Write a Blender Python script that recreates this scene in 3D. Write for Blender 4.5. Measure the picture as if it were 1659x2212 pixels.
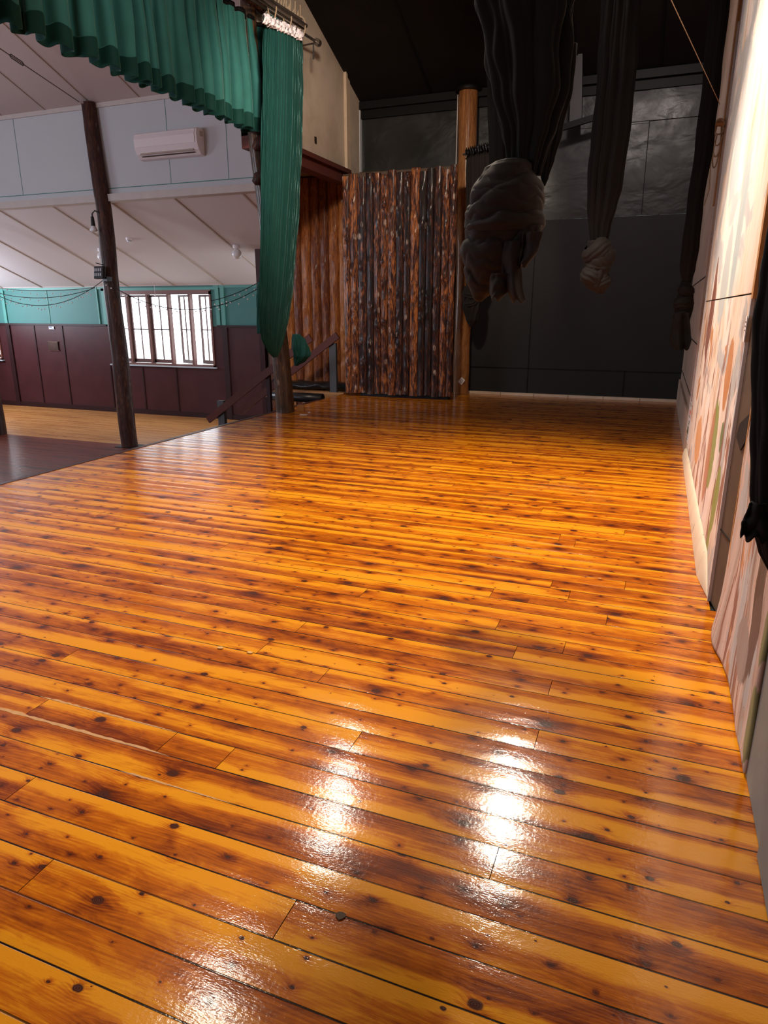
import bpy, bmesh, math, random
from mathutils import Vector, Matrix, noise as mnoise
PI = math.pi
for o in list(bpy.data.objects): bpy.data.objects.remove(o)
SC = bpy.context.scene
COL = SC.collection
random.seed(7)

# ------------------------------------------------------------------ camera, light, exposure
FPX = 1475.0
PITCH = math.atan(438 / FPX)
YAW = math.atan(600 / (FPX * math.cos(PITCH) + 438 * math.sin(PITCH)))
CAM = Vector((0, 0, 1.55))
cd = bpy.data.cameras.new('camera'); cam = bpy.data.objects.new('camera', cd); COL.objects.link(cam)
cam.location = CAM; cam.rotation_euler = (PI / 2 - PITCH, 0, YAW)
cd.sensor_fit = 'HORIZONTAL'; cd.angle = 2 * math.atan(829.5 / FPX); cd.clip_start = 0.02
SC.camera = cam
SC.view_settings.view_transform = 'Standard'; SC.view_settings.look = 'None'
SC.view_settings.gamma = 1; SC.view_settings.use_curve_mapping = False
SC.view_settings.exposure = 0.0
w = bpy.data.worlds.new('world'); SC.world = w; w.use_nodes = True
w.node_tree.nodes['Background'].inputs[0].default_value = (0.86, 0.93, 1, 1)
w.node_tree.nodes['Background'].inputs[1].default_value = 5.0

def lamp(name, kind, loc, energy, color=(1, 1, 1), size=0.1, target=None, size_y=None, spot=None, blend=0.5):
    l = bpy.data.lights.new(name, kind); l.energy = energy; l.color = color
    if kind == 'AREA':
        l.size = size
        if size_y: l.shape = 'RECTANGLE'; l.size_y = size_y
    else: l.shadow_soft_size = size
    if kind == 'SPOT': l.spot_size = spot or 1.6; l.spot_blend = blend
    o = bpy.data.objects.new(name, l); COL.objects.link(o); o.location = loc
    if target is not None:
        o.rotation_euler = (Vector(target) - Vector(loc)).to_track_quat('-Z', 'Y').to_euler()
    return o
WARM = (1.0, 0.84, 0.68)
# stage flood lamps high in the roof of the stage (above the frame), plus an added valance fill and area fill
lamp('stage_lamp_h', 'SPOT', (-1.15, 4.5, 5.3), 620, WARM, 0.10, (-.9, 3.8, 0), spot=1.7, blend=0.7)
lamp('stage_lamp_a', 'SPOT', (-3.25, 6.6, 4.6), 250, WARM, 0.10, (-1.8, 3.6, 0), spot=2.5, blend=0.7)
lamp('stage_lamp_b', 'SPOT', (-1.08, 6.6, 4.05), 520, WARM, 0.08, (-1.2, 4.0, 0), spot=2.6, blend=0.7)
lamp('stage_lamp_c', 'SPOT', (-3.00, 3.5, 4.3), 130, WARM, 0.14, (-2.4, 3.5, 0), spot=2.6, blend=0.7)
lamp('stage_lamp_d', 'SPOT', (-1.6, 7.4, 5.6), 190, WARM, 0.25, (0.4, 6.0, 3.2), spot=1.5, blend=0.8)
lamp('stage_lamp_e', 'SPOT', (-3.0, 6.6, 5.0), 560, WARM, 0.2, (-5.6, 12.2, 2.7), spot=1.4, blend=0.8)
lamp('stage_lamp_f', 'SPOT', (-0.80, 7.9, 5.75), 260, (1, .86, .80), 0.2, (-0.7, 13.0, 3.6), spot=1.3, blend=0.8)
lamp('valance_fill', 'SPOT', (-2.4, 5.2, 4.9), 140, (1, .90, .82), 0.25, (-5.5, 7.6, 4.6), spot=1.5, blend=0.8)  # added fill aimed at the green valance to brighten it
lamp('stage_ambient', 'AREA', (-2.6, 2.0, 5.2), 14, (1.0, 0.88, 0.78), 4.5, (-2.6, 5.0, 0), size_y=4.5)  # added soft fill for the whole stage, no fixture
# daylight entering the hall through its windows
lamp('daylight_aisle', 'AREA', (-11.7, 16.2, 3.2), 60, (0.80, 0.88, 1.0), 3.0, (-11.7, 12, -.8), size_y=1.2)
lamp('daylight_to_stage', 'AREA', (-17.0, 3.5, 2.6), 230, (0.80, 0.86, 1.0), 4.0, (-2, 5.5, 1.8), size_y=2.2)  # added area lamp inside the hall, standing in for daylight from unseen windows
lamp('daylight_hall', 'AREA', (-17.5, 12.0, 2.2), 330, (0.82, 0.88, 1.0), 2.5, (-9.5, 13.4, 0.2), size_y=2.5)
lamp('daylight_far_side', 'AREA', (-12.5, -2.5, 2.4), 360, (0.86, 0.88, 1.0), 5, (-10.5, 10.9, 3.6), size_y=2.2)

# ------------------------------------------------------------------ helpers
_ct, _st, _cy, _sy = math.cos(PITCH), math.sin(PITCH), math.cos(YAW), math.sin(YAW)
CF = Vector((-_sy * _ct, _cy * _ct, -_st)); CR = Vector((_cy, _sy, 0)); CU = CR.cross(CF)
def ray(x, y): return CF * FPX + CR * (x - 829.5) + CU * (1106 - y)
def onY(x, y, Y): d = ray(x, y); return CAM + d * (Y / d.y)
def onX(x, y, X): d = ray(x, y); return CAM + d * (X / d.x)
def onZ(x, y, Z): d = ray(x, y); return CAM + d * ((Z - CAM.z) / d.z)

class MB:
    def __init__(s): s.v = []; s.f = []; s.attr = []
    def add(s, vs, fs, a=None):
        b = len(s.v); s.v += [tuple(p) for p in vs]; s.f += [tuple(i + b for i in f) for f in fs]
        s.attr += [a] * len(fs); return s
    def box(s, x0, x1, y0, y1, z0, z1, a=None):
        v = [(x, y, z) for z in (z0, z1) for y in (y0, y1) for x in (x0, x1)]
        return s.add(v, [(0, 2, 3, 1), (4, 5, 7, 6), (0, 1, 5, 4), (2, 6, 7, 3), (0, 4, 6, 2), (1, 3, 7, 5)], a)
    def obox(s, c, ax, ay, az, a=None):       # centre and three half vectors
        c, ax, ay, az = map(Vector, (c, ax, ay, az))
        v = [c + i * ax + j * ay + k * az for k in (-1, 1) for j in (-1, 1) for i in (-1, 1)]
        return s.add(v, [(0, 2, 3, 1), (4, 5, 7, 6), (0, 1, 5, 4), (2, 6, 7, 3), (0, 4, 6, 2), (1, 3, 7, 5)], a)
    def beam(s, p, q, wd, h, up=(0, 0, 1)):   # rectangular bar from p to q
        p, q = Vector(p), Vector(q); d = (q - p).normalized(); sd = d.cross(Vector(up)).normalized(); u = sd.cross(d)
        return s.obox((p + q) / 2, (q - p) / 2, sd * wd / 2, u * h / 2)
    def tube(s, pts, r, n=10, caps=True, rn=None):
        pts = [Vector(p) for p in pts]; m = len(pts); rings = []
        rs = r if isinstance(r, (list, tuple)) else [r] * m
        ref = Vector((0, 0, 1)) if abs((pts[-1] - pts[0]).normalized().z) < .9 else Vector((1, 0, 0))
        for i, p in enumerate(pts):
            t = (pts[min(i + 1, m - 1)] - pts[max(i - 1, 0)]).normalized()
            a = t.cross(ref).normalized(); b = t.cross(a); ring = []
            for k in range(n):
                th = 2 * PI * k / n; rr = rs[i] * (rn(i, k) if rn else 1)
                ring.append(p + a * math.cos(th) * rr + b * math.sin(th) * rr)
            rings.append(ring)
        vs = [v for ring in rings for v in ring]
        fs = [(i * n + k, i * n + (k + 1) % n, (i + 1) * n + (k + 1) % n, (i + 1) * n + k) for i in range(m - 1) for k in range(n)]
        if caps: fs += [tuple(range(n - 1, -1, -1)), tuple((m - 1) * n + k for k in range(n))]
        return s.add(vs, fs)
    def lathe(s, prof, c=(0, 0, 0), n=20):     # profile of (r, z), around z
        vs = [(c[0] + r * math.cos(2 * PI * k / n), c[1] + r * math.sin(2 * PI * k / n), c[2] + z) for r, z in prof for k in range(n)]
        m = len(prof)
        return s.add(vs, [(i * n + k, i * n + (k + 1) % n, (i + 1) * n + (k + 1) % n, (i + 1) * n + k) for i in range(m - 1) for k in range(n)])
    def grid(s, rows, closed=False):
        n = len(rows[0]); vs = [p for r in rows for p in r]; nn = n if closed else n - 1
        return s.add(vs, [(i * n + k, i * n + (k + 1) % n, (i + 1) * n + (k + 1) % n, (i + 1) * n + k) for i in range(len(rows) - 1) for k in range(nn)])
    def poly(s, pts, d):                       # flat polygon given thickness vector d
        pts = [Vector(p) for p in pts]; d = Vector(d); n = len(pts)
        return s.add(pts + [p + d for p in pts], [tuple(range(n - 1, -1, -1)), tuple(range(n, 2 * n))] + [(k, (k + 1) % n, n + (k + 1) % n, n + k) for k in range(n)])
    def build(s, name, mat, parent=None, smooth=False, sub=0, solid=0, bevel=0):
        me = bpy.data.meshes.new(name); me.from_pydata(s.v, [], s.f); me.update()
        bm = bmesh.new(); bm.from_mesh(me); bmesh.ops.recalc_face_normals(bm, faces=bm.faces); bm.to_mesh(me); bm.free()
        if mat: me.materials.append(mat)
        if smooth:
            me.polygons.foreach_set('use_smooth', [True] * len(me.polygons))
            try: me.set_sharp_from_angle(angle=math.radians(55 if smooth is True else smooth))
            except Exception: pass
        o = bpy.data.objects.new(name, me); COL.objects.link(o)
        if parent is not None:
            o.parent = parent; o.matrix_parent_inverse = Matrix.Translation(-Vector(parent.location))
        if solid: m = o.modifiers.new('s', 'SOLIDIFY'); m.thickness = solid
        if bevel: m = o.modifiers.new('b', 'BEVEL'); m.width = bevel; m.segments = 2; m.limit_method = 'ANGLE'
        if sub: m = o.modifiers.new('u', 'SUBSURF'); m.levels = sub; m.render_levels = sub
        return o

def tag(o, label, cat, group=None, kind=None):
    o['label'] = label; o['category'] = cat
    if group: o['group'] = group
    if kind: o['kind'] = kind
    return o
def thing(name, label, cat, loc, group=None):
    o = bpy.data.objects.new(name, None); COL.objects.link(o); o.location = loc; o.empty_display_size = .1
    return tag(o, label, cat, group)
def struct(o): o['kind'] = 'structure'; return o
def sm(a, b, x): t = max(0, min(1, (x - a) / (b - a))); return t * t * (3 - 2 * t)
def interp(tab, x):
    if x <= tab[0][0]: return list(tab[0][1:])
    for p, q in zip(tab, tab[1:]):
        if x <= q[0]:
            t = (x - p[0]) / (q[0] - p[0]); t = t * t * (3 - 2 * t) * .5 + t * .5
            return [a + (b - a) * t for a, b in zip(p[1:], q[1:])]
    return list(tab[-1][1:])

# ------------------------------------------------------------------ materials
class NT:
    def __init__(s, name):
        s.m = bpy.data.materials.new(name); s.m.use_nodes = True; s.t = s.m.node_tree; s.n = s.t.nodes
        s.b = s.n['Principled BSDF']; s.out = s.n['Material Output']
    def set(s, inp, v):
        if hasattr(v, 'links') or isinstance(v, bpy.types.NodeSocket): s.t.links.new(v, inp)
        elif isinstance(v, (tuple, list)) and len(v) == 3 and inp.type == 'RGBA': inp.default_value = (*v, 1)
        else: inp.default_value = v
    def bs(s, **k):
        for a, v in k.items(): s.set(s.b.inputs[a.replace('_', ' ')], v)
        return s
    def math(s, op, a, b=0.0, c=0.0, clamp=False):
        n = s.n.new('ShaderNodeMath'); n.operation = op; n.use_clamp = clamp
        for i, v in zip(n.inputs, (a, b, c)): s.set(i, v)
        return n.outputs[0]
    def obj(s): return s.n.new('ShaderNodeTexCoord').outputs['Object']
    def geo(s): return s.n.new('ShaderNodeNewGeometry')
    def vec(s, x, y, z):
        n = s.n.new('ShaderNodeCombineXYZ')
        for i, v in zip(n.inputs, (x, y, z)): s.set(i, v)
        return n.outputs[0]
    def sep(s, v): n = s.n.new('ShaderNodeSeparateXYZ'); s.set(n.inputs[0], v); return n.outputs
    def vm(s, op, a, b): n = s.n.new('ShaderNodeVectorMath'); n.operation = op; s.set(n.inputs[0], a); s.set(n.inputs[1], b); return n.outputs[0]
    def noise(s, v, scale=1.0, detail=3.0, rough=.5, dist=0.0):
        n = s.n.new('ShaderNodeTexNoise'); s.set(n.inputs['Vector'], v); n.inputs['Scale'].default_value = scale
        n.inputs['Detail'].default_value = detail; n.inputs['Roughness'].default_value = rough; n.inputs['Distortion'].default_value = dist
        return n.outputs['Fac']
    def vor(s, v, scale=1.0, feature='F1'):
        n = s.n.new('ShaderNodeTexVoronoi'); n.feature = feature; s.set(n.inputs['Vector'], v); n.inputs['Scale'].default_value = scale; return n.outputs
    def ss(s, x, a, b, lo=0.0, hi=1.0):
        n = s.n.new('ShaderNodeMapRange'); n.interpolation_type = 'SMOOTHSTEP'; s.set(n.inputs[0], x)
        for i, v in zip(range(1, 5), (a, b, lo, hi)): s.set(n.inputs[i], v)
        return n.outputs[0]
    def mix(s, f, a, b, mode='MIX'):
        n = s.n.new('ShaderNodeMix'); n.data_type = 'RGBA'; n.blend_type = mode
        s.set(n.inputs[0], f); s.set(n.inputs[6], a); s.set(n.inputs[7], b); return n.outputs[2]
    def ramp(s, f, stops):
        n = s.n.new('ShaderNodeValToRGB'); s.set(n.inputs[0], f); cr = n.color_ramp
        while len(cr.elements) < len(stops): cr.elements.new(.5)
        for e, (p, c) in zip(cr.elements, stops): e.position = p; e.color = (*c, 1)
        return n.outputs[0]
    def bump(s, h, strength=.3, dist=.01):
        n = s.n.new('ShaderNodeBump'); s.set(n.inputs['Height'], h); n.inputs['Strength'].default_value = strength; n.inputs['Distance'].default_value = dist
        s.t.links.new(n.outputs[0], s.b.inputs['Normal']); return n.outputs[0]
    def attr(s, name): n = s.n.new('ShaderNodeAttribute'); n.attribute_name = name; return n.outputs['Color']

def simple(name, col, rough=.5, metal=0, var=.12, scale=8, bump=0, coat=0, spec=.5, sheen=0):
    t = NT(name); f = t.noise(t.obj(), scale, 4)
    t.bs(Base_Color=t.mix(f, tuple(c * (1 - var) for c in col), tuple(min(1, c * (1 + var)) for c in col)), Roughness=rough, Metallic=metal)
    t.b.inputs['Coat Weight'].default_value = coat; t.b.inputs['Specular IOR Level'].default_value = spec
    t.b.inputs['Sheen Weight'].default_value = sheen
    if bump: t.bump(t.noise(t.obj(), scale * 6, 4), bump, .01)
    return t.m

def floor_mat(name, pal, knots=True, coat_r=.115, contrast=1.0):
    # pal: yellow sapwood, orange, brown, knot
    t = NT(name); p = t.sep(t.obj()); a = t.n.new('ShaderNodeSeparateColor'); t.t.links.new(t.attr('board'), a.inputs[0])
    r, g, v = a.outputs
    x = t.math('ADD', p[0], t.math('MULTIPLY', r, 53)); y = t.math('ADD', p[1], t.math('MULTIPLY', g, 17))
    P = t.vec(x, y, 0)
    warpn = t.noise(t.vec(t.math('MULTIPLY', x, 1.3), t.math('MULTIPLY', y, 7), 0), 1, 2)
    if knots:
        def layer(sx, sy, off, rk0, rk1, keep):
            V = t.vec(t.math('MULTIPLY', t.math('ADD', x, off), sx), t.math('MULTIPLY', y, sy), off)
            o = t.vor(V, 1.0); n = o['Position'].node; n.voronoi_dimensions = '2D'; n.inputs['Randomness'].default_value = .85
            d = t.sep(t.vm('SUBTRACT', V, o['Position']))
            dx = t.math('MULTIPLY', d[0], .68 / sx); dy = t.math('DIVIDE', d[1], sy)
            wob = t.math('MULTIPLY', t.math('SUBTRACT', t.noise(P, 55, 2), .5), .006)
            e = t.math('ADD', t.math('SQRT', t.math('ADD', t.math('MULTIPLY', dx, dx), t.math('MULTIPLY', dy, dy))), wob)
            c = t.n.new('ShaderNodeSeparateColor'); t.t.links.new(o['Color'], c.inputs[0])
            has = t.ss(c.outputs[0], keep, keep + .03)
            rk = t.math('MULTIPLY_ADD', t.math('POWER', c.outputs[1], 2.2), rk1 - rk0, rk0)
            q = t.math('DIVIDE', e, rk)
            core = t.math('MULTIPLY', t.ss(q, 1.15, .7), has)
            halo = t.math('MULTIPLY', t.math('EXPONENT', t.math('MULTIPLY', q, -.55)), has)
            return core, halo, e, q, has
        c1, h1, e1, q1, s1 = layer(3.0, 7.7, 0.0, .006, .020, .30)
        c2, h2, e2, q2, s2 = layer(6.5, 13, 3.7, .002, .006, .45)
        core = t.math('MAXIMUM', c1, c2); halo = t.math('MAXIMUM', h1, h2)
    else: core = halo = None
    lines = t.math('ADD', t.math('MULTIPLY', y, 1.0), t.math('MULTIPLY', warpn, .10))
    if knots: lines = t.math('ADD', lines, t.math('MULTIPLY', halo, .028))
    wv = t.math('SINE', t.math('MULTIPLY', lines, 2 * PI / .011))
    wv2 = t.math('SINE', t.math('MULTIPLY', lines, 2 * PI / .0043))
    wv = t.math('ADD', t.math('MULTIPLY', wv, .6), t.math('MULTIPLY', wv2, .4))
    streak = t.noise(t.vec(t.math('MULTIPLY', x, 2.5), t.math('MULTIPLY', y, 90), 0), 1, 3)
    broad = t.noise(t.vec(t.math('MULTIPLY', x, .9), t.math('MULTIPLY', y, 11), r), 1, 3, .55)
    blot = t.noise(t.vec(t.math('MULTIPLY', x, 8), t.math('MULTIPLY', y, 24), g), 1, 5, .65, .8)
    edge = t.math('ADD', t.math('MULTIPLY', t.math('ABSOLUTE', t.math('SUBTRACT', v, t.ss(g, .3, .7))), 1.5), t.math('MULTIPLY', t.math('SUBTRACT', broad, .5), 1.1))
    h = t.math('ADD', t.math('MULTIPLY', t.ss(edge, .05, .75), .42), t.math('MULTIPLY', t.math('SUBTRACT', r, .5), .22))
    h = t.math('ADD', h, t.math('MULTIPLY', t.math('SUBTRACT', broad, .53), .95 * contrast))
    h = t.math('ADD', h, t.math('MULTIPLY', t.math('SUBTRACT', blot, .55), .75 * contrast))
    h = t.math('ADD', h, t.math('MULTIPLY', wv, t.math('MULTIPLY_ADD', halo, .16, .065) if knots else .05))
    h = t.math('ADD', h, t.math('MULTIPLY', t.math('SUBTRACT', streak, .5), .5))
    if knots:
        h = t.math('ADD', h, t.math('MULTIPLY', halo, t.math('MULTIPLY_ADD', blot, 1.1, .15)))
    h = t.math('MINIMUM', h, .93); base = t.ramp(h, [(0.0, pal[0]), (.30, pal[1]), (.62, pal[2]), (1.0, pal[3])])
    if knots: base = t.mix(core, base, t.mix(t.ss(t.math('SINE', t.math('MULTIPLY', e1, 1500)), -.2, .9), pal[4], tuple(c * 3.2 for c in pal[4])))
    gap = t.math('MAXIMUM', t.ss(v, .026, .012), t.ss(v, .974, .988))
    gn = t.ss(t.noise(t.vec(t.math('MULTIPLY', p[0], 1.1), t.math('MULTIPLY', p[1], 30), 0), 1, 2), .35, .5)
    base = t.mix(t.math('MULTIPLY', gap, t.math('MULTIPLY_ADD', gn, .25, .75)), base, tuple(c * .12 for c in pal[3]))
    t.bs(Base_Color=base, Roughness=.38, Coat_Weight=(.8 if knots else .35), Coat_Roughness=coat_r)
    t.b.inputs['Specular IOR Level'].default_value = .06
    fine = t.noise(t.vec(t.math('MULTIPLY', p[0], 60), t.math('MULTIPLY', p[1], 260), 0), 1, 2)
    pebble = t.noise(t.obj(), 70, 3); cup = t.math('MULTIPLY', t.math('POWER', t.math('ABSOLUTE', t.math('SUBTRACT', v, .5)), 2.0), 2.4)
    wavy = t.noise(t.vec(t.math('MULTIPLY', p[0], 3), t.math('MULTIPLY', p[1], 9), 2), 1, 2)
    hh = t.math('ADD', t.math('ADD', t.math('MULTIPLY', fine, .14), t.math('MULTIPLY', pebble, .14)), t.math('MULTIPLY', cup, -.75))
    hh = t.math('ADD', hh, t.math('MULTIPLY', wavy, 1.1)); hh = t.math('ADD', hh, t.math('MULTIPLY', gap, -.8))
    nrm = t.bump(hh, .5, .0045); t.t.links.new(nrm, t.b.inputs['Coat Normal'])
    return t.m
M = {}
M['floor'] = floor_mat('varnished_pine', [(.84, .33, .009), (.56, .140, .0025), (.22, .036, .0015), (.060, .010, .0015), (.040, .010, .005)])
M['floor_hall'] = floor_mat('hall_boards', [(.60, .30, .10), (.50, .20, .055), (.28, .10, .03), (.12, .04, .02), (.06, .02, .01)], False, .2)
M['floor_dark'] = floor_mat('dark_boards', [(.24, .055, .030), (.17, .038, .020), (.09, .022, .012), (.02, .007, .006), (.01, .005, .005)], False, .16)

def velvet(name, col, rim):
    t = NT(name); lw = t.n.new('ShaderNodeLayerWeight'); lw.inputs[0].default_value = .35
    f = t.noise(t.obj(), 5, 3)
    t.bs(Base_Color=t.mix(f, tuple(c * .8 for c in col), tuple(c * 1.2 for c in col)), Roughness=.75, Sheen_Weight=.6, Sheen_Roughness=.35, Sheen_Tint=rim)
    t.b.inputs['Specular IOR Level'].default_value = .15
    t.bump(t.noise(t.obj(), 260, 2), .15, .002)
    return t.m
M['green'] = velvet('green_velvet', (.032, .150, .135), (.45, .80, .75))
M['green_hem'] = velvet('dark_green_velvet', (.005, .042, .035), (.2, .5, .4))
M['green_leg'] = velvet('deep_green_cloth', (.010, .066, .058), (.25, .55, .5))
M['black_cloth'] = velvet('black_wool', (.0050, .0042, .0038), (.8, .72, .70)); M['black_cloth'].node_tree.nodes['Principled BSDF'].inputs['Sheen Weight'].default_value = .035
M['lit_cloth'] = velvet('lit_black_cloth', (.017, .0135, .0125), (.9, .8, .8)); M['lit_cloth'].node_tree.nodes['Principled BSDF'].inputs['Sheen Weight'].default_value = .035  # lighter copy of the black wool; light on the knots put into the colour
M['white_tape'] = simple('white_heading_tape', (.92, .82, .86), .8, bump=.3)
M['cream'] = None
def plaster():
    t = NT('cream_plaster'); o = t.obj(); a = t.noise(o, 1.1, 5, .6); b = t.noise(o, 22, 3)
    t.bs(Base_Color=t.mix(t.ss(a, .35, .7), (.62, .52, .41), (.44, .35, .27)), Roughness=.85); t.bump(b, .15, .01); return t.m
M['cream'] = plaster()
def black_wall(name, gloss):
    t = NT(name); o = t.obj(); a = t.noise(o, 1.3, 5, .6, .4); s = t.noise(o, 90, 2)
    sc = t.ss(t.noise(t.vm('MULTIPLY', o, (14, 14, 3)), 1, 5, .7), .70, .78)
    base = t.mix(a, (.0075, .008, .0085), (.020, .019, .019))
    base = t.mix(t.math('MULTIPLY', sc, .25), base, (.16, .13, .11))
    t.bs(Base_Color=base, Roughness=t.ss(a, .3, .7, .30, .50) if gloss else t.ss(a, .3, .7, .50, .65))
    big = t.noise(t.vm('MULTIPLY', o, (1, 1, 1.6)), 1.5, 3, .5, .5)
    h = t.math('ADD', t.math('MULTIPLY', big, 1.0 if gloss else .25), t.math('MULTIPLY', s, .04))
    t.b.inputs['Specular IOR Level'].default_value = .5 if gloss else .3
    t.bump(h, .65 if gloss else .3, .04); return t.m
M['black_gloss'] = black_wall('glossy_black_sheet', True)
M['black_matt'] = black_wall('matt_black_sheet', False)
M['black_roof'] = simple('black_roof_paint', (.010, .0085, .008), .8, var=.3, scale=2, spec=.15)
M['black_trim'] = simple('black_trim_paint', (.006, .0055, .0055), .5, bump=.1, spec=.2)
M['pale_board'] = simple('pale_skirting', (.66, .52, .38), .55, var=.2, scale=6)
M['pale_grey_wall'] = simple('grey_white_sheet', (.50, .50, .52), .7, var=.04, scale=2, bump=.05)
M['white_ceiling'] = simple('ceiling_sheet', (.64, .60, .62), .7, var=.03, scale=1)
M['cream_ceiling'] = simple('pink_cream_ceiling_sheet', (.48, .38, .36), .7, var=.04, scale=1)
M['batten'] = simple('ceiling_batten', (.44, .36, .31), .6)
M['beam'] = simple('pale_beam_paint', (.52, .45, .42), .6)
M['green_wall'] = simple('green_wall_sheet', (.040, .18, .165), .6, var=.08, scale=3)
M['green_trim'] = simple('green_trim_paint', (.075, .29, .25), .5, var=.05)
M['maroon'] = simple('maroon_panelling', (.060, .019, .021), .38, spec=.18, var=.3, scale=3, bump=.05)
M['maroon_dark'] = simple('maroon_batten', (.030, .012, .013), .4, spec=.2, var=.2)
M['maroon_trim'] = simple('maroon_trim', (.095, .026, .020), .45, var=.2, spec=.2)
M['frame'] = simple('window_frame_paint', (.16, .055, .04), .45, var=.2)
M['sash'] = simple('sash_paint', (.11, .045, .038), .45, var=.2)
M['sill'] = simple('painted_sill', (.42, .50, .55), .45)
M['white_plastic'] = simple('white_plastic', (.74, .66, .67), .35, var=.02)
M['opal'] = simple('opal_glass', (.80, .80, .82), .15, var=.02, coat=.5)
M['black_plastic'] = simple('black_plastic', (.012, .012, .014), .35, bump=.05)
M['black_film'] = simple('black_plastic_film', (.010, .010, .012), .25, bump=.3, scale=6)
M['led'] = simple('lamp_cell', (.55, .55, .58), .3)
M['steel'] = simple('dull_steel', (.30, .26, .23), .35, metal=.9, var=.2, scale=20)
M['dark_steel'] = simple('dark_steel', (.05, .05, .055), .4, metal=.6)
M['grey_paint'] = simple('grey_paint', (.05, .05, .055), .5)
M['rope'] = simple('old_rope', (.42, .31, .20), .85, var=.3, scale=60)
M['wire'] = simple('brown_wire', (.16, .11, .08), .5, metal=.5)
M['bulb'] = simple('tiny_bulb', (.80, .82, .84), .2, var=.02)
M['paper'] = simple('white_paper', (.75, .70, .70), .7, var=.03)
M['red_ink'] = simple('red_ink', (.75, .10, .07), .6)
M['black_ink'] = simple('black_ink', (.02, .02, .02), .6)
M['olive_ink'] = simple('olive_ink', (.09, .11, .045), .6, var=.3)
M['brass'] = simple('dark_brass', (.06, .035, .025), .35, metal=.7)
M['leaf_dry'] = simple('dry_leaf', (.70, .42, .15), .6)
M['timber'] = simple('orange_timber', (.42, .20, .07), .55, var=.3, scale=10, bump=.1)
M['leaf'] = simple('green_leaf', (.10, .20, .06), .6, var=.4, scale=3)
M['bark'] = simple('tree_bark', (.12, .08, .05), .8, bump=.3)
M['white_block'] = simple('white_metal', (.55, .57, .62), .3, var=.05)
gm = NT('window_glass'); gl = gm.n.new('ShaderNodeBsdfGlossy'); gl.inputs['Roughness'].default_value = .02
tr = gm.n.new('ShaderNodeBsdfTransparent'); mx = gm.n.new('ShaderNodeMixShader'); mx.inputs[0].default_value = .06
gm.t.links.new(tr.outputs[0], mx.inputs[1]); gm.t.links.new(gl.outputs[0], mx.inputs[2]); gm.t.links.new(mx.outputs[0], gm.out.inputs[0])
M['glass'] = gm.m

def log_mat(name, stops, glint, coat=.8, amp=1.0):
    t = NT(name); p = t.sep(t.obj()); oi = t.n.new('ShaderNodeObjectInfo').outputs['Random']
    q = t.vec(t.math('ADD', t.math('MULTIPLY', p[0], 15), t.math('MULTIPLY', oi, 40)), t.math('MULTIPLY', p[1], 15), t.math('MULTIPLY', p[2], 2.6))
    a = t.noise(q, 1, 6, .65, 1.2)
    q2 = t.vec(t.math('MULTIPLY', p[0], 70), t.math('MULTIPLY', p[1], 70), t.math('MULTIPLY', p[2], 9)); b = t.noise(q2, 1, 4, .6, .5)
    f = t.math('ADD', t.math('ADD', t.math('MULTIPLY', t.math('SUBTRACT', a, .5), 1.6 * amp), t.math('MULTIPLY', t.math('SUBTRACT', b, .5), 1.1 * amp)), t.math('MULTIPLY_ADD', oi, .46, .25))
    base = t.ramp(f, stops)
    k = t.vor(t.vec(t.math('ADD', t.math('MULTIPLY', p[0], 6), oi), t.math('MULTIPLY', p[1], 6), t.math('MULTIPLY', p[2], 3.1)), 1)
    kd = k['Distance']; kn = t.math('MULTIPLY', t.ss(kd, .20, .10), t.ss(b, .40, .60))
    base = t.mix(t.math('MULTIPLY', kn, glint), base, (.55, .42, .34))
    t.bs(Base_Color=base, Roughness=.5, Coat_Weight=coat, Coat_Roughness=.22, Specular_IOR_Level=.2)
    h = t.math('ADD', t.math('ADD', a, t.math('MULTIPLY', b, .6)), t.math('MULTIPLY', t.ss(kd, .25, 0.0), .9)); t.bump(h, .9, .02)
    return t.m
M['log'] = log_mat('varnished_bark_log', [(.22, (.007, .003, .003)), (.44, (.035, .008, .006)), (.60, (.14, .042, .014)), (.85, (.50, .17, .045))], .85, .35)
M['log_smooth'] = log_mat('varnished_log_slab', [(.0, (.035, .010, .008)), (.35, (.12, .030, .012)), (.6, (.34, .105, .02)), (.9, (.60, .25, .07))], .2, .2, .55)
M['post_orange'] = log_mat('oiled_round_post', [(.0, (.16, .06, .02)), (.4, (.30, .12, .035)), (.7, (.42, .18, .055)), (1, (.5, .25, .09))], .1, .3)
M['post_dark'] = log_mat('dark_stained_log', [(.0, (.010, .005, .005)), (.4, (.028, .010, .008)), (.75, (.055, .018, .012)), (1, (.12, .045, .02))], .15, .15)
M['trunk'] = log_mat('glossy_trunk', [(.0, (.020, .012, .008)), (.4, (.045, .024, .013)), (.7, (.09, .042, .018)), (1, (.30, .13, .04))], .35, .45)

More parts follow.
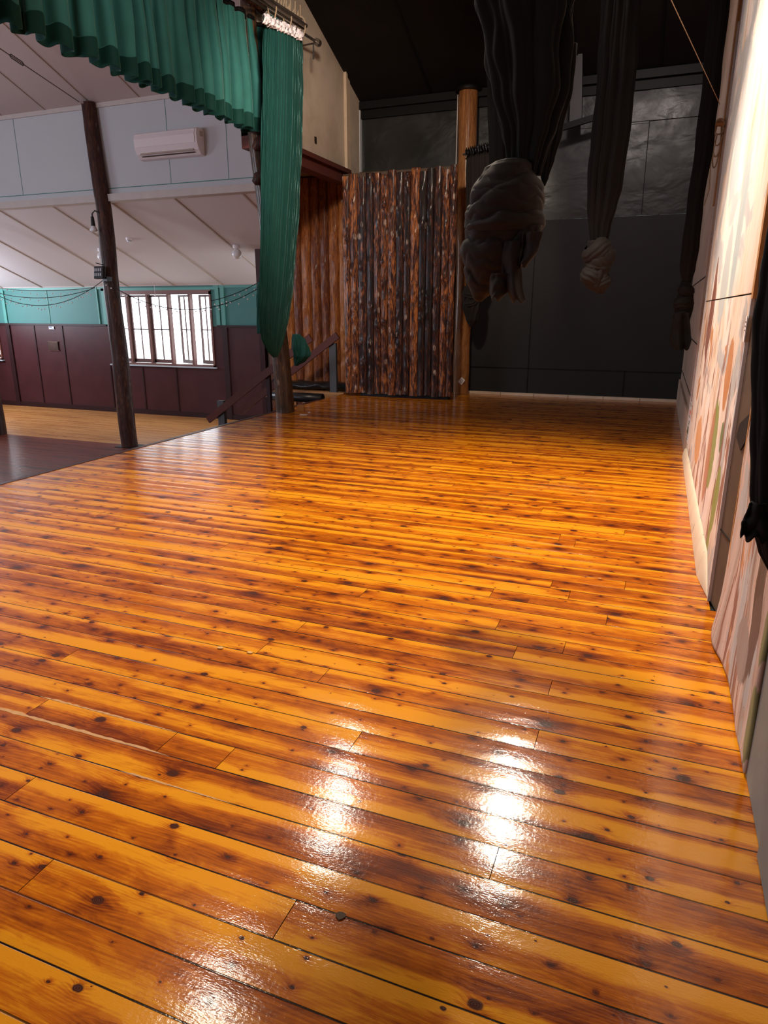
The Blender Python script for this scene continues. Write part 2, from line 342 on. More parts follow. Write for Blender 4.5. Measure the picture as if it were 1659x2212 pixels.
def mural(name, pal, green_z, seed, yf=.42, strokes=()):
    t = NT(name); p = t.sep(t.obj()); Y, Z = p[1], p[2]
    def n(sy, sz, o, det=4, rough=.55, dist=.8): return t.noise(t.vec(o + seed, t.math('MULTIPLY', Y, sy * yf), t.math('MULTIPLY', Z, sz * 1.7)), 1, det, rough, dist)
    a = n(3.2, .45, 0); b = n(7, .6, 9); c = n(22, 1.2, 21, 5, .6); d = n(2.6, .9, 33); e = n(5, .9, 47)
    base = t.ramp(t.math('ADD', t.math('MULTIPLY', a, .8), t.math('MULTIPLY_ADD', b, .5, -.15)), pal)
    up = t.ss(Z, 1.3, 3.0)
    base = t.mix(t.math('MULTIPLY', t.ss(t.math('ADD', d, t.math('MULTIPLY', up, .10)), .56, .62), .8), base, (.40, .42, .43))
    base = t.mix(t.math('MULTIPLY', t.ss(c, .50, .66), .35), base, (.82, .76, .72))
    low = t.ss(Z, 1.9, 1.1)
    base = t.mix(t.math('MULTIPLY', t.math('MULTIPLY', t.ss(t.math('ADD', b, t.math('MULTIPLY', c, .35)), .72, .77), low), .9), base, (.24, .09, .055))
    base = t.mix(t.math('MULTIPLY', t.ss(e, .61, .64), t.ss(Z, 1.9, 1.3)), base, (.50, .22, .09))
    gz = t.ss(Z, green_z, green_z - .25)
    base = t.mix(t.math('MULTIPLY', t.ss(t.math('ADD', t.math('MULTIPLY', e, .45), t.math('MULTIPLY', n(9, 1.5, 61), .6)), .54, .57), gz), base, (.20, .23, .06))
    wob = t.math('MULTIPLY', t.math('SUBTRACT', n(9, 2.2, 77, 4, .6), .5), 1.5)
    for (px, py, hy, hz, lean, col) in strokes:
        q = onX(px, py, .41); dz = t.math('SUBTRACT', Z, q.z)
        u = t.math('DIVIDE', t.math('ADD', t.math('SUBTRACT', Y, q.y), t.math('MULTIPLY', dz, lean)), hy); v = t.math('DIVIDE', dz, hz)
        rr = t.math('ADD', t.math('ADD', t.math('MULTIPLY', u, u), t.math('MULTIPLY', v, v)), wob)
        base = t.mix(t.math('MULTIPLY', t.ss(rr, 1.05, .85), .9), base, col)
    base = t.mix(t.math('MULTIPLY', t.ss(t.noise(t.obj(), 60, 2), .72, .76), .8), base, (.08, .05, .04))
    t.bs(Base_Color=base, Roughness=.6); t.bump(c, .25, .01)
    return t.m
M['mural'] = mural('painted_bark_mural', [(.25, (.42, .22, .12)), (.40, (.72, .55, .42)), (.54, (.80, .69, .63)), (.75, (.64, .42, .30))], .10, 0, .42, [(1574, 810, .17, .22, 0, (.50, .19, .055)), (1536, 690, .28, .34, .2, (.18, .055, .035)), (1542, 640, .16, .3, 0, (.20, .07, .04)), (1541, 960, .22, .30, 0, (.22, .26, .05)), (1546, 1080, .13, .22, .2, (.24, .28, .06)), (1560, 945, .08, .10, 0, (.10, .15, .04)), (1531, 990, .16, .34, .1, (.45, .20, .12)), (1509, 950, .35, .2, 0, (.62, .30, .13)), (1530, 1170, .07, .2, .1, (.25, .28, .07)), (1567, 600, .3, .35, 0, (.42, .45, .45)), (1600, 480, .2, .5, .1, (.38, .43, .43)), (1590, 350, .35, .3, .1, (.42, .47, .48))])
M['mural_near'] = mural('painted_bark_flat', [(.25, (.12, .08, .065)), (.42, (.38, .27, .22)), (.58, (.66, .48, .41)), (.75, (.34, .22, .17))], -.30, 70, 1.1, [(1607, 1560, .06, .16, .1, (.17, .19, .07)), (1640, 1370, .05, .12, .1, (.15, .17, .06)), (1625, 1300, .10, .30, 0, (.05, .035, .025)), (1612, 1380, .09, .2, .2, (.12, .08, .07)), (1590, 1400, .16, .12, 0, (.30, .24, .22)), (1640, 1480, .05, .22, 0, (.13, .15, .06)), (1622, 1540, .05, .2, .1, (.20, .16, .14))])
M['peach_board'] = mural('peach_painted_board', [(.2, (.55, .30, .13)), (.45, (.70, .50, .36)), (.7, (.74, .56, .44)), (.9, (.46, .20, .06))], .05, 130, .42, [(1490, 830, .12, .30, .3, (.16, .22, .05)), (1504, 850, .12, .25, .3, (.16, .22, .05)), (1532, 470, .3, .45, 0, (.26, .30, .20)), (1515, 640, .2, .5, 0, (.62, .32, .08))])
M['brown_board'] = simple('stained_brown_board', (.075, .042, .022), .7, var=.35, scale=7)
M['grey_flat'] = simple('grey_flat_paint', (.20, .205, .195), .6, var=.25, scale=5, bump=.1)
M['pinkish_board'] = simple('pinkish_board', (.50, .36, .28), .6, var=.3, scale=4)
def birch():
    t = NT('birch_strip'); p = t.sep(t.obj()); m = t.noise(t.vec(t.math('MULTIPLY', p[0], 12), t.math('MULTIPLY', p[1], 22), t.math('MULTIPLY', p[2], 5)), 1, 3)
    t.bs(Base_Color=t.mix(t.ss(m, .68, .72), t.mix(t.noise(t.obj(), 6, 4), (.62, .46, .32), (.80, .68, .52)), (.12, .07, .04)), Roughness=.6); return t.m
M['birch'] = birch()

# ------------------------------------------------------------------ stage floor
def boards(name, x0, x1, y0, y1, z, mat, pitch=.13, lmin=2.2, lmax=5.5, seed=1, fixed={}, cut=None):
    rnd = random.Random(seed); vs = []; fs = []; cols = []
    n0 = math.floor(y0 / pitch); j = n0
    while j * pitch < y1 - 1e-6:
        ya, yb = max(y0, j * pitch), min(y1, (j + 1) * pitch)
        xe = cut(ya) if cut else x1
        js = list(fixed.get(j, []))
        if not js:
            x = x0 + rnd.uniform(.4, lmax)
            while x < xe - .4: js.append(x); x += rnd.uniform(lmin, lmax)
        xs = [x0] + sorted(js) + [xe]
        for a, b in zip(xs, xs[1:]):
            r, g = rnd.random(), rnd.random(); e = .0012
            k = len(vs); vs += [(a + (e if a > x0 else 0), ya, z), (b - (e if b < xe else 0), ya, z), (b - (e if b < xe else 0), yb, z), (a + (e if a > x0 else 0), yb, z)]
            fs.append((k, k + 1, k + 2, k + 3)); cols += [(r, g, 0, 1), (r, g, 0, 1), (r, g, 1, 1), (r, g, 1, 1)]
            k = len(vs); vs += [(p[0], p[1], z - .02) for p in vs[k - 4:k]]
            fs += [(k - 4, k, k + 1, k - 3), (k - 2, k + 2, k + 3, k - 1), (k - 3, k + 1, k + 2, k - 2), (k - 1, k + 3, k, k - 4)]
            cols += [(0, 0, 0, 1)] * 16
        j += 1
    me = bpy.data.meshes.new(name); me.from_pydata(vs, [], fs); me.update(); me.materials.append(mat)
    at = me.color_attributes.new('board', 'FLOAT_COLOR', 'CORNER')
    for i, c in enumerate(cols): at.data[i].color = c
    o = bpy.data.objects.new(name, me); COL.objects.link(o); return struct(o)
fx = {}
for px, py in [(350, 1612), (765, 1605), (1072, 1850), (1220, 1395), (1158, 1600), (60, 1540), (1190, 1480), (40, 1925), (470, 1655)]:
    q = onZ(px, py, 0); fx.setdefault(math.floor(q.y / .13), []).append(q.x)
boards('floor', -5.5, .41, -2.5, 13.0, 0, M['floor'], seed=11, fixed=fx, cut=lambda y: .41 if y > 3.72 else .60)
struct(MB().box(-5.49, .62, -2.5, 13, -.12, -.021).build('floor_subfloor', M['black_matt']))
struct(MB().box(-5.56, -5.5, -2.5, 11.0, -1.1, .004).build('trim_1', M['maroon']))
struct(MB().box(-5.56, -5.5, 12.1, 13.0, -.16, .004).build('trim_2', M['maroon']))
def filler(pts, w0, w1, seed):
    r = random.Random(seed); m = MB()
    P = [onZ(x, y, 0) for x, y in pts]; yy = round(P[0].y / .13) * .13; x0, x1 = P[0].x, P[-1].x; n = 40; up, dn = [], []
    for i in range(n + 1):
        f = i / n; x = x0 + (x1 - x0) * f; e = min(1, 8 * min(f, 1 - f)); wd = (w0 + (w1 - w0) * f) * e
        up.append((x, yy + wd * r.uniform(.5, 1.2), .0006)); dn.append((x, yy - wd * r.uniform(.1, .5), .0006))
    m.grid([dn, up]); struct(m.build('floor_filler', M['filler']))
M['filler'] = simple('pale_wood_filler', (.62, .34, .14), .6, var=.25, scale=20)
filler([(70, 1512), (385, 1590)], .010, .003, 1); filler([(-60, 1540), (360, 1640)], .016, .007, 2); filler([(250, 1670), (500, 1748)], .006, .003, 3)
# hall floor: light orange aisle boards and dark boards of the main hall
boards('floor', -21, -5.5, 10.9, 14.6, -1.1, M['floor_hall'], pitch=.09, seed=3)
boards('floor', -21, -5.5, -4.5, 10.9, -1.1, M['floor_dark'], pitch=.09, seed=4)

# ------------------------------------------------------------------ stage shell
EZ = 5.05      # eave height of the stage side wall
def sealine(m, x0, z0, x1, z1, y=12.985, t=.006): m.beam((x0, y, z0), (x1, y, z1), .012, t, up=(0, 1, 0) if abs(z1 - z0) < 1 else (0, 1, 0))
wb = MB().box(-5.6, .75, 13.0, 13.12, 0, 3.04); struct(wb.build('wall_back', M['black_matt']))
wb = MB().box(-5.6, .75, 13.0, 13.12, 3.045, EZ + .2); struct(wb.build('wall_back', M['black_gloss']))
m = MB()
sealine(m, -5.5, .50, .45, .50); sealine(m, -2.2, .5, -2.2, 3.0); sealine(m, -.5, 0, -.5, .5); sealine(m, -.48, 3.06, -.5, EZ); sealine(m, -1.3, 4.44, .4, 4.46)
sealine(m, -2.2, 0.0, -2.2, .5)
struct(m.build('trim_3', M['black_trim']))
# lapped glossy sheets at the upper right
m = MB(); m.box(-.52, .42, 12.975, 12.998, 4.45, EZ - .1); m.box(-1.62, -.50, 12.985, 12.998, 4.42, EZ - .1); struct(m.build('wall_back_sheet', M['black_gloss']))
m = MB().box(-3.45, .41, 12.93, 13.0, 0, .045); struct(m.build('baseboard_back', M['pale_board']))
m = MB(); x = -3.3
while x < .4: m.box(x, x + .006, 12.926, 12.934, .004, .042); x += .62
struct(m.build('baseboard_back_joint', M['maroon_dark']))
m = MB().box(-5.5, .41, 12.86, 13.0, EZ - .02, EZ + .10).box(-5.5, .41, 12.94, 13.0, EZ - .16, EZ - .02); struct(m.build('trim_4', M['black_trim']))
# black raking ceiling, ridge at Y = 4.6, both slopes
def roofz(y): return EZ + .10 + .41 * (13.0 - y) if y > 4.6 else EZ + .10 + .41 * (13.0 - 4.6) - .41 * (4.6 - y)
struct(MB().poly([(-5.6, 13.1, roofz(13.1)), (.8, 13.1, roofz(13.1)), (.8, 4.6, roofz(4.6)), (-5.6, 4.6, roofz(4.6))], (0, 0, .08)).build('ceiling', M['black_roof']))
struct(MB().poly([(-5.6, 4.6, roofz(4.6)), (.8, 4.6, roofz(4.6)), (.8, -2.6, roofz(-2.6)), (-5.6, -2.6, roofz(-2.6))], (0, 0, .08)).build('ceiling', M['black_roof']))
for k, xx in enumerate((-4.15, -2.9, -1.65, -.4)):
    struct(MB().beam((xx, 12.9, roofz(12.9) - .008), (xx, 4.7, roofz(4.7) - .008), .045, .016).build('ceiling_batten', M['black_trim']))
struct(MB().box(-5.6, .8, -2.6, -2.5, -.1, 6).build('wall_front', M['black_matt']))
# cream gable wall above the stage opening (plane X = -5.5)
WX = -5.62
pts = [(WX, 9.15, 3.93), (WX, 12.35, 3.93), (WX, 12.35, 3.93), (WX, 13.0, 3.93), (WX, 13.0, roofz(13.0)), (WX, 4.6, roofz(4.6)), (WX, 2, roofz(2)), (WX, 2, 5.75), (WX, 9.15, 5.75)]
struct(MB().poly([pts[0], pts[3], pts[4], pts[5], pts[6], pts[7], pts[8]], (.10, 0, 0)).build('wall_left', M['cream']))
struct(MB().box(WX - .02, WX + .12, 12.28, 12.46, 3.88, 5.60).box(WX + .0, WX + .15, 12.24, 12.30, 3.88, 5.56).build('trim_5', M['pale_board']))
struct(MB().box(WX + .02, WX + .12, 12.90, 12.99, 3.95, 5.03).build('trim_6', M['white_block']))
struct(MB().box(WX - .08, WX + .13, 9.15, 12.3, 3.70, 3.93).box(WX - .08, WX + .20, 9.15, 12.3, 3.86, 3.93).build('trim_7', M['maroon_trim']))
struct(MB().box(-5.60, -5.50, 12.98, 13.1, 0, 4).build('trim_8', M['black_matt']))

# ------------------------------------------------------------------ right wall
RX = .41
struct(MB().box(RX + .02, RX + .12, 8.3, 13.1, -.02, 6.6).build('wall_right', M['pinkish_board']))
m = MB()
for z in (.55, 1.15, 1.9): m.box(RX + .014, RX + .022, 8.4, 12.9, z, z + .012)
struct(m.build('wall_right_seam', M['maroon_dark']))
struct(MB().box(RX + .14, RX + .22, -2.5, 8.4, -.2, 8).build('wall_right_backing', M['brown_board']))
m = MB().box(RX, RX + .12, 7.93, 8.34, 0, 8.0); mur1 = m.build('wall_right_board', M['peach_board']); struct(mur1)
struct(MB().box(RX - .004, RX + .018, 3.93, 7.90, .0, 1.62).box(RX - .002, RX + .018, 3.93, 7.90, 1.63, 8).build('wall_right_mural', M['mural']))
struct(MB().box(RX - .012, RX + .0, 7.895, 7.925, .2, 8).build('trim_9', M['white_block']))
struct(MB().box(RX - .012, RX + .03, 8.34, 8.40, .25, 4.2).build('trim_10', M['white_block']))
struct(MB().box(RX - .02, RX + .10, 8.40, 8.62, 2.6, 8).build('trim_11', M['timber']))
struct(MB().box(RX - .008, RX + .02, 3.86, 3.93, 1.60, 8).build('trim_12', M['timber']))
struct(MB().box(RX - .008, RX + .008, 3.90, 3.935, .0, 1.60).build('trim_13', M['white_block']))
# shallow return board in the gap between the two painted flats
struct(MB().poly([(RX + .008, 3.90, 0), (RX + .05, 3.60, 0), (RX + .05, 3.60, 1.75), (RX + .008, 3.90, 1.75)], (.03, .01, 0)).build('wall_right_return', M['brown_board']))
struct(MB().beam((RX + .006, 3.895, .42), (RX + .047, 3.597, .42), .006, .006).build('wall_right_return_seam', M['black_trim']))
m = MB()
m.poly([(RX + .047 - (3.6 - y_) * -.14 + .0, y_, z_) for y_, z_ in ((3.61, 1.0), (3.74, .88), (3.85, .93), (3.82, 1.0), (3.66, 1.08))], (-.004, -.001, 0))
struct(m.build('wall_right_return_hole', M['black_matt']))
# nearer painted flat with its torn, curling lower corner
rows = []
for i in range(41):
    z = -.0 + 4.5 * (i / 40) ** 1.6; row = []
    for j in range(29):
        y = 3.60 - 1.28 * j / 28
        curl = .11 * max(0, 1 - z / .55) ** 1.6 * math.exp(-((y - 3.36) / .20) ** 2)
        xx = RX + .040 - .01 * sm(3.5, 2.4, y) - curl * .45 + .006 * mnoise.noise((y * 6, z * 4, 0))
        row.append((xx, y + .05 * max(0, 1 - z / .3) * math.exp(-((y - 3.5) / .1) ** 2), z + .012))
    rows.append(row)
struct(MB().grid(rows).build('wall_right_flat', M['mural_near'], smooth=True, solid=.012))
struct(MB().box(RX + .026, RX + .05, 3.585, 3.612, .35, 4.5).build('trim_14', M['timber']))
struct(MB().box(RX + .028, RX + .14, 1.96, 2.34, .004, 4.5).build('wall_right_grey', M['grey_flat']))
struct(MB().box(RX + .018, RX + .14, -2.5, 1.93, .004, 4.5).build('wall_right_grey', M['grey_flat']))
# birch strip laid along the foot of the mural
rows = []
for i in range(50):
    y = 8.15 - (8.15 - 3.95) * i / 49; rr = .075 + .03 * (i / 49) + .006 * mnoise.noise((y * 3, 0, 0))
    rr *= min(1, .05 + (49 - i) / 4) * min(1, .3 + i / 2); rows.append([(RX - .005 - rr * .42 * math.sin(a), y, .003 + rr * 1.5 * math.cos(a)) for a in [k * PI / 2 / 8 for k in range(9)]] + [(RX - .004, y, .003)])
tag(MB().grid(rows).build('skirting_log', M['birch'], smooth=True), 'pale birch-like half-round log lying along the foot of the painted right wall', 'log')
struct(MB().box(RX - .012, RX + .02, 8.42, 12.9, 0, .40).build('baseboard_right', M['pinkish_board']))

# ------------------------------------------------------------------ hall shell
CY = 10.9; WY = 14.53
struct(MB().box(-21, -6.2, CY, CY + .1, 3.50, 5.05).build('wall_hall', M['pale_grey_wall']))
struct(MB().box(-21, -6.2, CY - .10, CY + .10, 3.44, 3.56).build('trim_15', M['beam']))
struct(MB().box(-21, -6.2, CY - .03, CY, 4.98, 5.06).build('trim_16', M['beam']))
m = MB().box(-21, -6.2, CY - .006, CY, 3.66, 3.672)
for xx in (-11.75, -8.27, -7.08): m.box(xx, xx + .008, CY - .004, CY, 3.67, 4.98)
struct(m.build('trim_17', M['green_wall']))
def az(y): return 3.50 - (y - CY) * (3.50 - 2.10) / (WY - CY)
struct(MB().poly([(-21, CY, az(CY)), (-6.15, CY, az(CY)), (-8.2, 14.8, az(14.8)), (-21, 14.8, az(14.8))], (0, 0, .06)).build('ceiling', M['white_ceiling']))
struct(MB().poly([(-6.15, CY, 3.4), (-8.3, 14.9, 1.9), (-8.3, 14.9, 4.3), (-6.15, CY, 4.3)], (.04, .02, 0)).build('light_block_fascia', M['white_ceiling']))  # hidden fascia added to stop sky light leaking in over the steps
struct(MB().box(-8.0, -5.6, 13.07, 13.1, 3.9, 4.3).build('light_block_fascia', M['black_roof']))  # second strip added to close the light leak
for k in range(9):
    xx = -6.9 - 1.42 * k
    struct(MB().beam((xx, CY + .1, az(CY + .1) - .008), (xx, WY, az(WY) - .008), .035, .016).build('ceiling_batten', M['batten']))
def hz(y): return 5.04 + .41 * (CY - y) if y > 3.4 else 5.04 + .41 * (CY - 3.4) - .41 * (3.4 - y)
struct(MB().poly([(-21, CY, hz(CY)), (-5.62, CY, hz(CY)), (-5.62, 3.4, hz(3.4)), (-21, 3.4, hz(3.4))], (0, 0, .06)).build('ceiling', M['cream_ceiling']))
struct(MB().poly([(-21, 3.4, hz(3.4)), (-5.62, 3.4, hz(3.4)), (-5.62, -4.5, hz(-4.5)), (-21, -4.5, hz(-4.5))], (0, 0, .06)).build('ceiling', M['cream_ceiling']))
for k in range(9):
    xx = -7.7 - 1.07 * k
    struct(MB().beam((xx, CY - .05, hz(CY - .05) - .008), (xx, 3.6, hz(3.6) - .008), .03, .016).build('ceiling_batten', M['batten']))
struct(MB().box(-21.1, -21, -4.5, 14.8, -1.1, 9).build('wall_hall_end', M['maroon']))
struct(MB().box(-21, -5.6, -4.6, -4.5, -1.1, 5.5).build('wall_hall_side', M['maroon']))
# window wall: openings
WA = (-13.32, -10.13, .18, 1.97); WB = (-20.2, -17.25, .18, 1.97)
def wall_with_holes(name, z0, z1, mat, holes):
    m = MB(); x = -21
    for (a, b, c, d) in holes:
        m.box(x, a, WY, WY + .1, z0, z1)
        if c > z0: m.box(a, b, WY, WY + .1, z0, min(c, z1))
        if d < z1: m.box(a, b, WY, WY + .1, d, z1)
        x = b
    m.box(x, -8.35, WY, WY + .1, z0, z1); return struct(m.build(name, mat))
wall_with_holes('wall_window', 1.15, 2.14, M['green_wall'], [WB, WA])
wall_with_holes('wall_window', -1.1, 1.15, M['maroon'], [WB, WA])
m = MB(); m.box(-17.2, -13.45, WY - .02, WY, 2.04, 2.10); m.box(-10.05, -8.4, WY - .02, WY, 2.04, 2.10)
for xx in (-16.95, -13.62, -13.45, -10.0, -9.85): m.box(xx, xx + (.035 if xx in (-13.62, ) else .10), WY - .03, WY, 1.17, 2.10)
m.box(-15.32, -15.305, WY - .012, WY, 1.17, 2.05); m.box(-13.45, -10.0, WY - .03, WY, 2.00, 2.06)
struct(m.build('trim_18', M['green_trim']))
m = MB(); m.box(-17.2, -13.4, WY - .035, WY, 1.13, 1.18); m.box(-10.0, -8.4, WY - .035, WY, 1.13, 1.18)
m.box(-21, -8.35, WY - .03, WY, -1.1, -.98)
for xx in (-16.95, -9.86): m.box(xx, xx + .14, WY - .04, WY, -1.1, 1.13)
for xx in (-15.95, -14.95, -13.45, -12.4, -11.35): m.box(xx, xx + .035, WY - .018, WY, -1.0, 1.13 if xx < -13.5 else .12)
struct(m.build('trim_19', M['maroon_dark']))
struct(MB().box(-7.86, -7.74, 12.90, 13.06, -1.1, 3.9).build('trim_20', M['maroon']))
struct(MB().box(-8.4, -5.62, 10.98, 12.9, 4.0, 4.05).build('ceiling', M['cream_ceiling']))
struct(MB().box(-8.45, -7.8, 14.63, 14.7, -1.1, 2.2).build('wall_stair', M['maroon']))
struct(MB().box(-21, -8.3, WY - .05, WY + .12, 2.10, 2.17).build('trim_21', M['cream_ceiling']))

def window(W, n, opens, name):
    a, b, c, d = W; t = struct(thing(name, '', '', ((a + b) / 2, WY, c))); del t['label']; del t['category']
    m = MB(); m.box(a, b, WY - .03, WY + .10, d - .07, d + .03); m.box(a, b, WY - .03, WY + .10, c - .02, c + .04); m.box(a, a + .07, WY - .03, WY + .10, c, d); m.box(b - .05, b, WY - .03, WY + .10, c, d)
    step = (b - a) / n
    for k in range(1, n): m.box(a + step * k - .028, a + step * k + .028, WY - .02, WY + .10, c, d - .05)
    m.build('window_frame', M['frame'], t)
    MB().box(a - .05, b + .05, WY - .08, WY + .0, c - .035, c - .005).build('window_sill', M['sill'], t)
    for k in range(n):
        x0 = a + step * k + .04; x1 = a + step * (k + 1) - .04; ang = opens[k % len(opens)]
        hinge = Vector((x0, WY + .07, 0)) if ang >= 0 else Vector((x1, WY + .07, 0)); wdt = (x1 - x0) * (1 if ang >= 0 else -1)
        dr = Vector((math.cos(abs(ang)) * (1 if ang >= 0 else -1), math.sin(abs(ang)), 0)); nn = Vector((-dr.y, dr.x, 0))
        L = x1 - x0; z0, z1 = c + .05, d - .08
        def bar(s0, s1, za, zb, mb, th=.02): mb.obox(hinge + dr * (s0 + s1) / 2 + Vector((0, 0, (za + zb) / 2)), dr * (s1 - s0) / 2, nn * th, Vector((0, 0, (zb - za) / 2)))
        f = MB(); bar(0, .045, z0, z1, f); bar(L - .045, L, z0, z1, f); bar(0, L, z1 - .05, z1, f); bar(0, L, z0, z0 + .09, f)
        bar(L / 2 - .012, L / 2 + .012, z0, z1, f, .012); bar(0, L, (z0 + z1) / 2 - .012, (z0 + z1) / 2 + .012, f, .012)
        s = f.build('sash', M['sash'], t)
        g = MB(); bar(.03, L - .03, z0 + .05, z1 - .03, g, .002); p = g.build('pane', M['glass']); p.parent = s
        p.matrix_parent_inverse = s.matrix_world.inverted(); p.matrix_parent_inverse = Matrix.Translation(-Vector(t.location)) if False else p.matrix_parent_inverse
        p.location = Vector((0, 0, 0))
        p['__w'] = 1
    return t
window(WA, 5, [0.0, 0.0, 0.0, -.44, -.40], 'window_1')
window(WB, 5, [0.0], 'window_2')
tag(MB().tube([(-11.68, WY - .12, 2.12), (-11.68, WY - .12, 1.90)], .004, 6).lathe([(.0, 0), (.018, .01), (.012, .05), (0, .055)], (-11.68, WY - .12, 1.86), 10).build('pull_cord', M['paper']),
    'thin white pull cord hanging in front of the hall window', 'cord')

# ------------------------------------------------------------------ log walls
def slab(x0, x1, Y, z0, z1, seed, bulge=.05, parent=None, mat='log', knots=5, name='log'):
    rnd = random.Random(seed); rows = []; cx, hw = (x0 + x1) / 2, (x1 - x0) / 2
    kn = [(rnd.uniform(z0, z1), rnd.uniform(-.6, .6), rnd.uniform(.035, .07), rnd.uniform(.012, .03)) for _ in range(knots)]
    nz = 70; na = 11
    for i in range(nz):
        z = z0 + (z1 - z0) * i / (nz - 1); row = []
        sh = .010 * mnoise.noise((seed * 3.1, z * .9, 0)); ww = hw * (1.03 + .12 * mnoise.noise((seed * 1.7, z * 1.5, 5)))
        for k in range(na):
            u = -1 + 2 * k / (na - 1); th = math.sqrt(max(0, 1 - u * u)) ** .8
            px = cx + sh + ww * u; dy = bulge * th * (1 + .25 * mnoise.noise((px * 9, z * 2.5, seed)))
            for (kz, ku, kr, kh) in kn:
                dd = ((z - kz) ** 2 + ((u - ku) * hw) ** 2) / kr ** 2
                if dd < 4: dy += kh * math.exp(-dd * 1.5)
            row.append((px, Y - dy, z + .012 * mnoise.noise((px * 20, seed, 0)) * (1 if i in (0, nz - 1) else 0)))
        rows.append(row)
    m = MB().grid(rows)
    m.add([(cx - hw, Y, z1), (cx + hw, Y, z1)] + [rows[-1][k] for k in range(na)], [tuple([0] + list(range(2, 2 + na)) + [1])])
    return m.build(name, M[mat], parent, smooth=True)
lp = thing('log_screen', 'tall dark varnished screen of upright half-logs with bark and pale knots, beside the black wall', 'log screen', (-4.35, 11.8, 0))
MB().box(-5.36, -3.33, 11.80, 11.86, .07, 3.78).build('backing_board', M['brown_board'], lp)
MB().box(-5.1, -3.4, 11.86, 12.0, 0.0, .07).build('base_runner', M['black_trim'], lp)
edges = [-5.37, -5.24, -5.10, -4.93, -4.79, -4.66, -4.53, -4.38, -4.24, -4.11, -3.96, -3.83, -3.70, -3.56, -3.43, -3.32]
for i, (a, b) in enumerate(zip(edges, edges[1:])):
    slab(a - .004, b + .004, 11.80, .045 + .01 * (i % 3), 3.74 + .035 * math.sin(i * 2.3) + .002 * i, 100 + i, .045, lp, 'log', 9)
# log-slab wall behind the side steps
lw = thing('log_wall', 'smoother orange-brown log-slab wall behind the steps, left of the tall bark screen', 'log wall', (-6.4, 12.9, 0))
xx = -7.62; i = 0
while xx < -5.2:
    wd = .19 + .05 * random.random(); slab(xx, xx + wd, 12.9, -.95 if xx < -6.95 else .10, 3.96, 300 + i, .085, lw, 'log_smooth', 5); xx += wd; i += 1
MB().box(-7.66, -5.1, 12.90, 12.97, -1.0, 4.0).build('backing_board', M['brown_board'], lw)
struct(MB().box(-7.74, -5.62, 13.0, 13.06, -1.1, 4.0).build('wall_stair', M['brown_board']))

# ------------------------------------------------------------------ posts
def log_post(name, path, radii, mat, label, bumps=0, seed=0, parts=None):
    t = thing(name, label, 'post', path[0]); rnd = random.Random(seed)
    n = 60; P = []; R_ = []; m = len(path)
    for i in range(n):
        s = i / (n - 1) * (m - 1); k = min(int(s), m - 2); f = s - k
        p = Vector(path[k]).lerp(Vector(path[k + 1]), f); p.x += .018 * mnoise.noise((seed, p.z * .8, 0)); p.y += .015 * mnoise.noise((seed + 9, p.z * .8, 0))
        P.append(p); R_.append((radii[k] * (1 - f) + radii[k + 1] * f) * (1 + .05 * mnoise.noise((seed, p.z * 1.6, 3))))
    MB().tube(P, R_, 20, rn=lambda i, k: 1 + .05 * mnoise.noise((k * .8, P[i].z * 3, seed))).build('shaft', M[mat], t, smooth=True)
    return t, P, R_
pt, _, _ = log_post('log_post', [(-9.70, 10.78, -1.1), (-9.73, 10.79, 1.6), (-9.74, 10.80, 3.4), (-9.84, 10.82, 5.05)], [.165, .15, .135, .12], 'post_dark',
    'dark stained leaning log post at the edge of the hall aisle, carrying a lamp', seed=2)
MB().box(-9.93, -9.50, 10.60, 11.0, -1.1, -1.09).build('base_plate', M['black_trim'], pt)
log_post('log_post', [(-13.42, 10.85, -1.1), (-13.47, 10.86, 1.6), (-13.52, 10.86, 3.4), (-13.56, 10.86, 5.05)], [.20, .18, .16, .14], 'post_dark',
    'thick dark log post cut off by the left edge of the photo', seed=5)
pt, _, _ = log_post('log_post', [(-3.42, 12.80, 0), (-3.42, 12.80, 2.5), (-3.45, 12.80, 5.13)], [.15, .155, .16], 'post_orange',
    'light brown round timber post standing against the black back wall', seed=8)
MB().lathe([(.0, .06), (.22, .06), (.23, .03), (.22, 0), (.0, 0)], (-3.45, 12.80, 5.10), 20).build('collar', M['black_trim'], pt, smooth=True)
MB().tube([(-3.61, 12.72, z) for z in [0, 1, 2, 3, 4, 5.05]], .008, 6).build('cable', M['paper'], pt)
tk, TP, TR = log_post('tree_trunk', [(-5.36, 9.47, 0), (-5.40, 9.46, .8), (-5.46, 9.40, 2.4), (-5.50, 9.20, 3.9), (-5.5, 9.15, 5.6)], [.145, .135, .12, .11, .10], 'trunk',
    'glossy dark tree trunk at the stage corner with the green curtain tied around it', seed=13)
tk['category'] = 'tree trunk'
for (px, py, dx, dz) in [(553, 318, -.30, -.10), (553, 392, -.20, -.05)]:
    q = onY(566, py, 9.15); e = onY(px - 5, py + 4, 9.1)
    MB().tube([q + Vector((.1, .05, .12)), (q + e) / 2 + Vector((0, 0, .04)), e], [.10, .085, .035], 10).build('branch_stub', M['post_dark'], tk, smooth=True)
tag(MB().obox((-5.20, 9.68, .045), (.05, .02, 0), (-.02, .05, 0), (0, 0, .045)).build('wood_block', M['timber'], bevel=.004), 'small raw wooden block against the foot of the tree trunk', 'block')

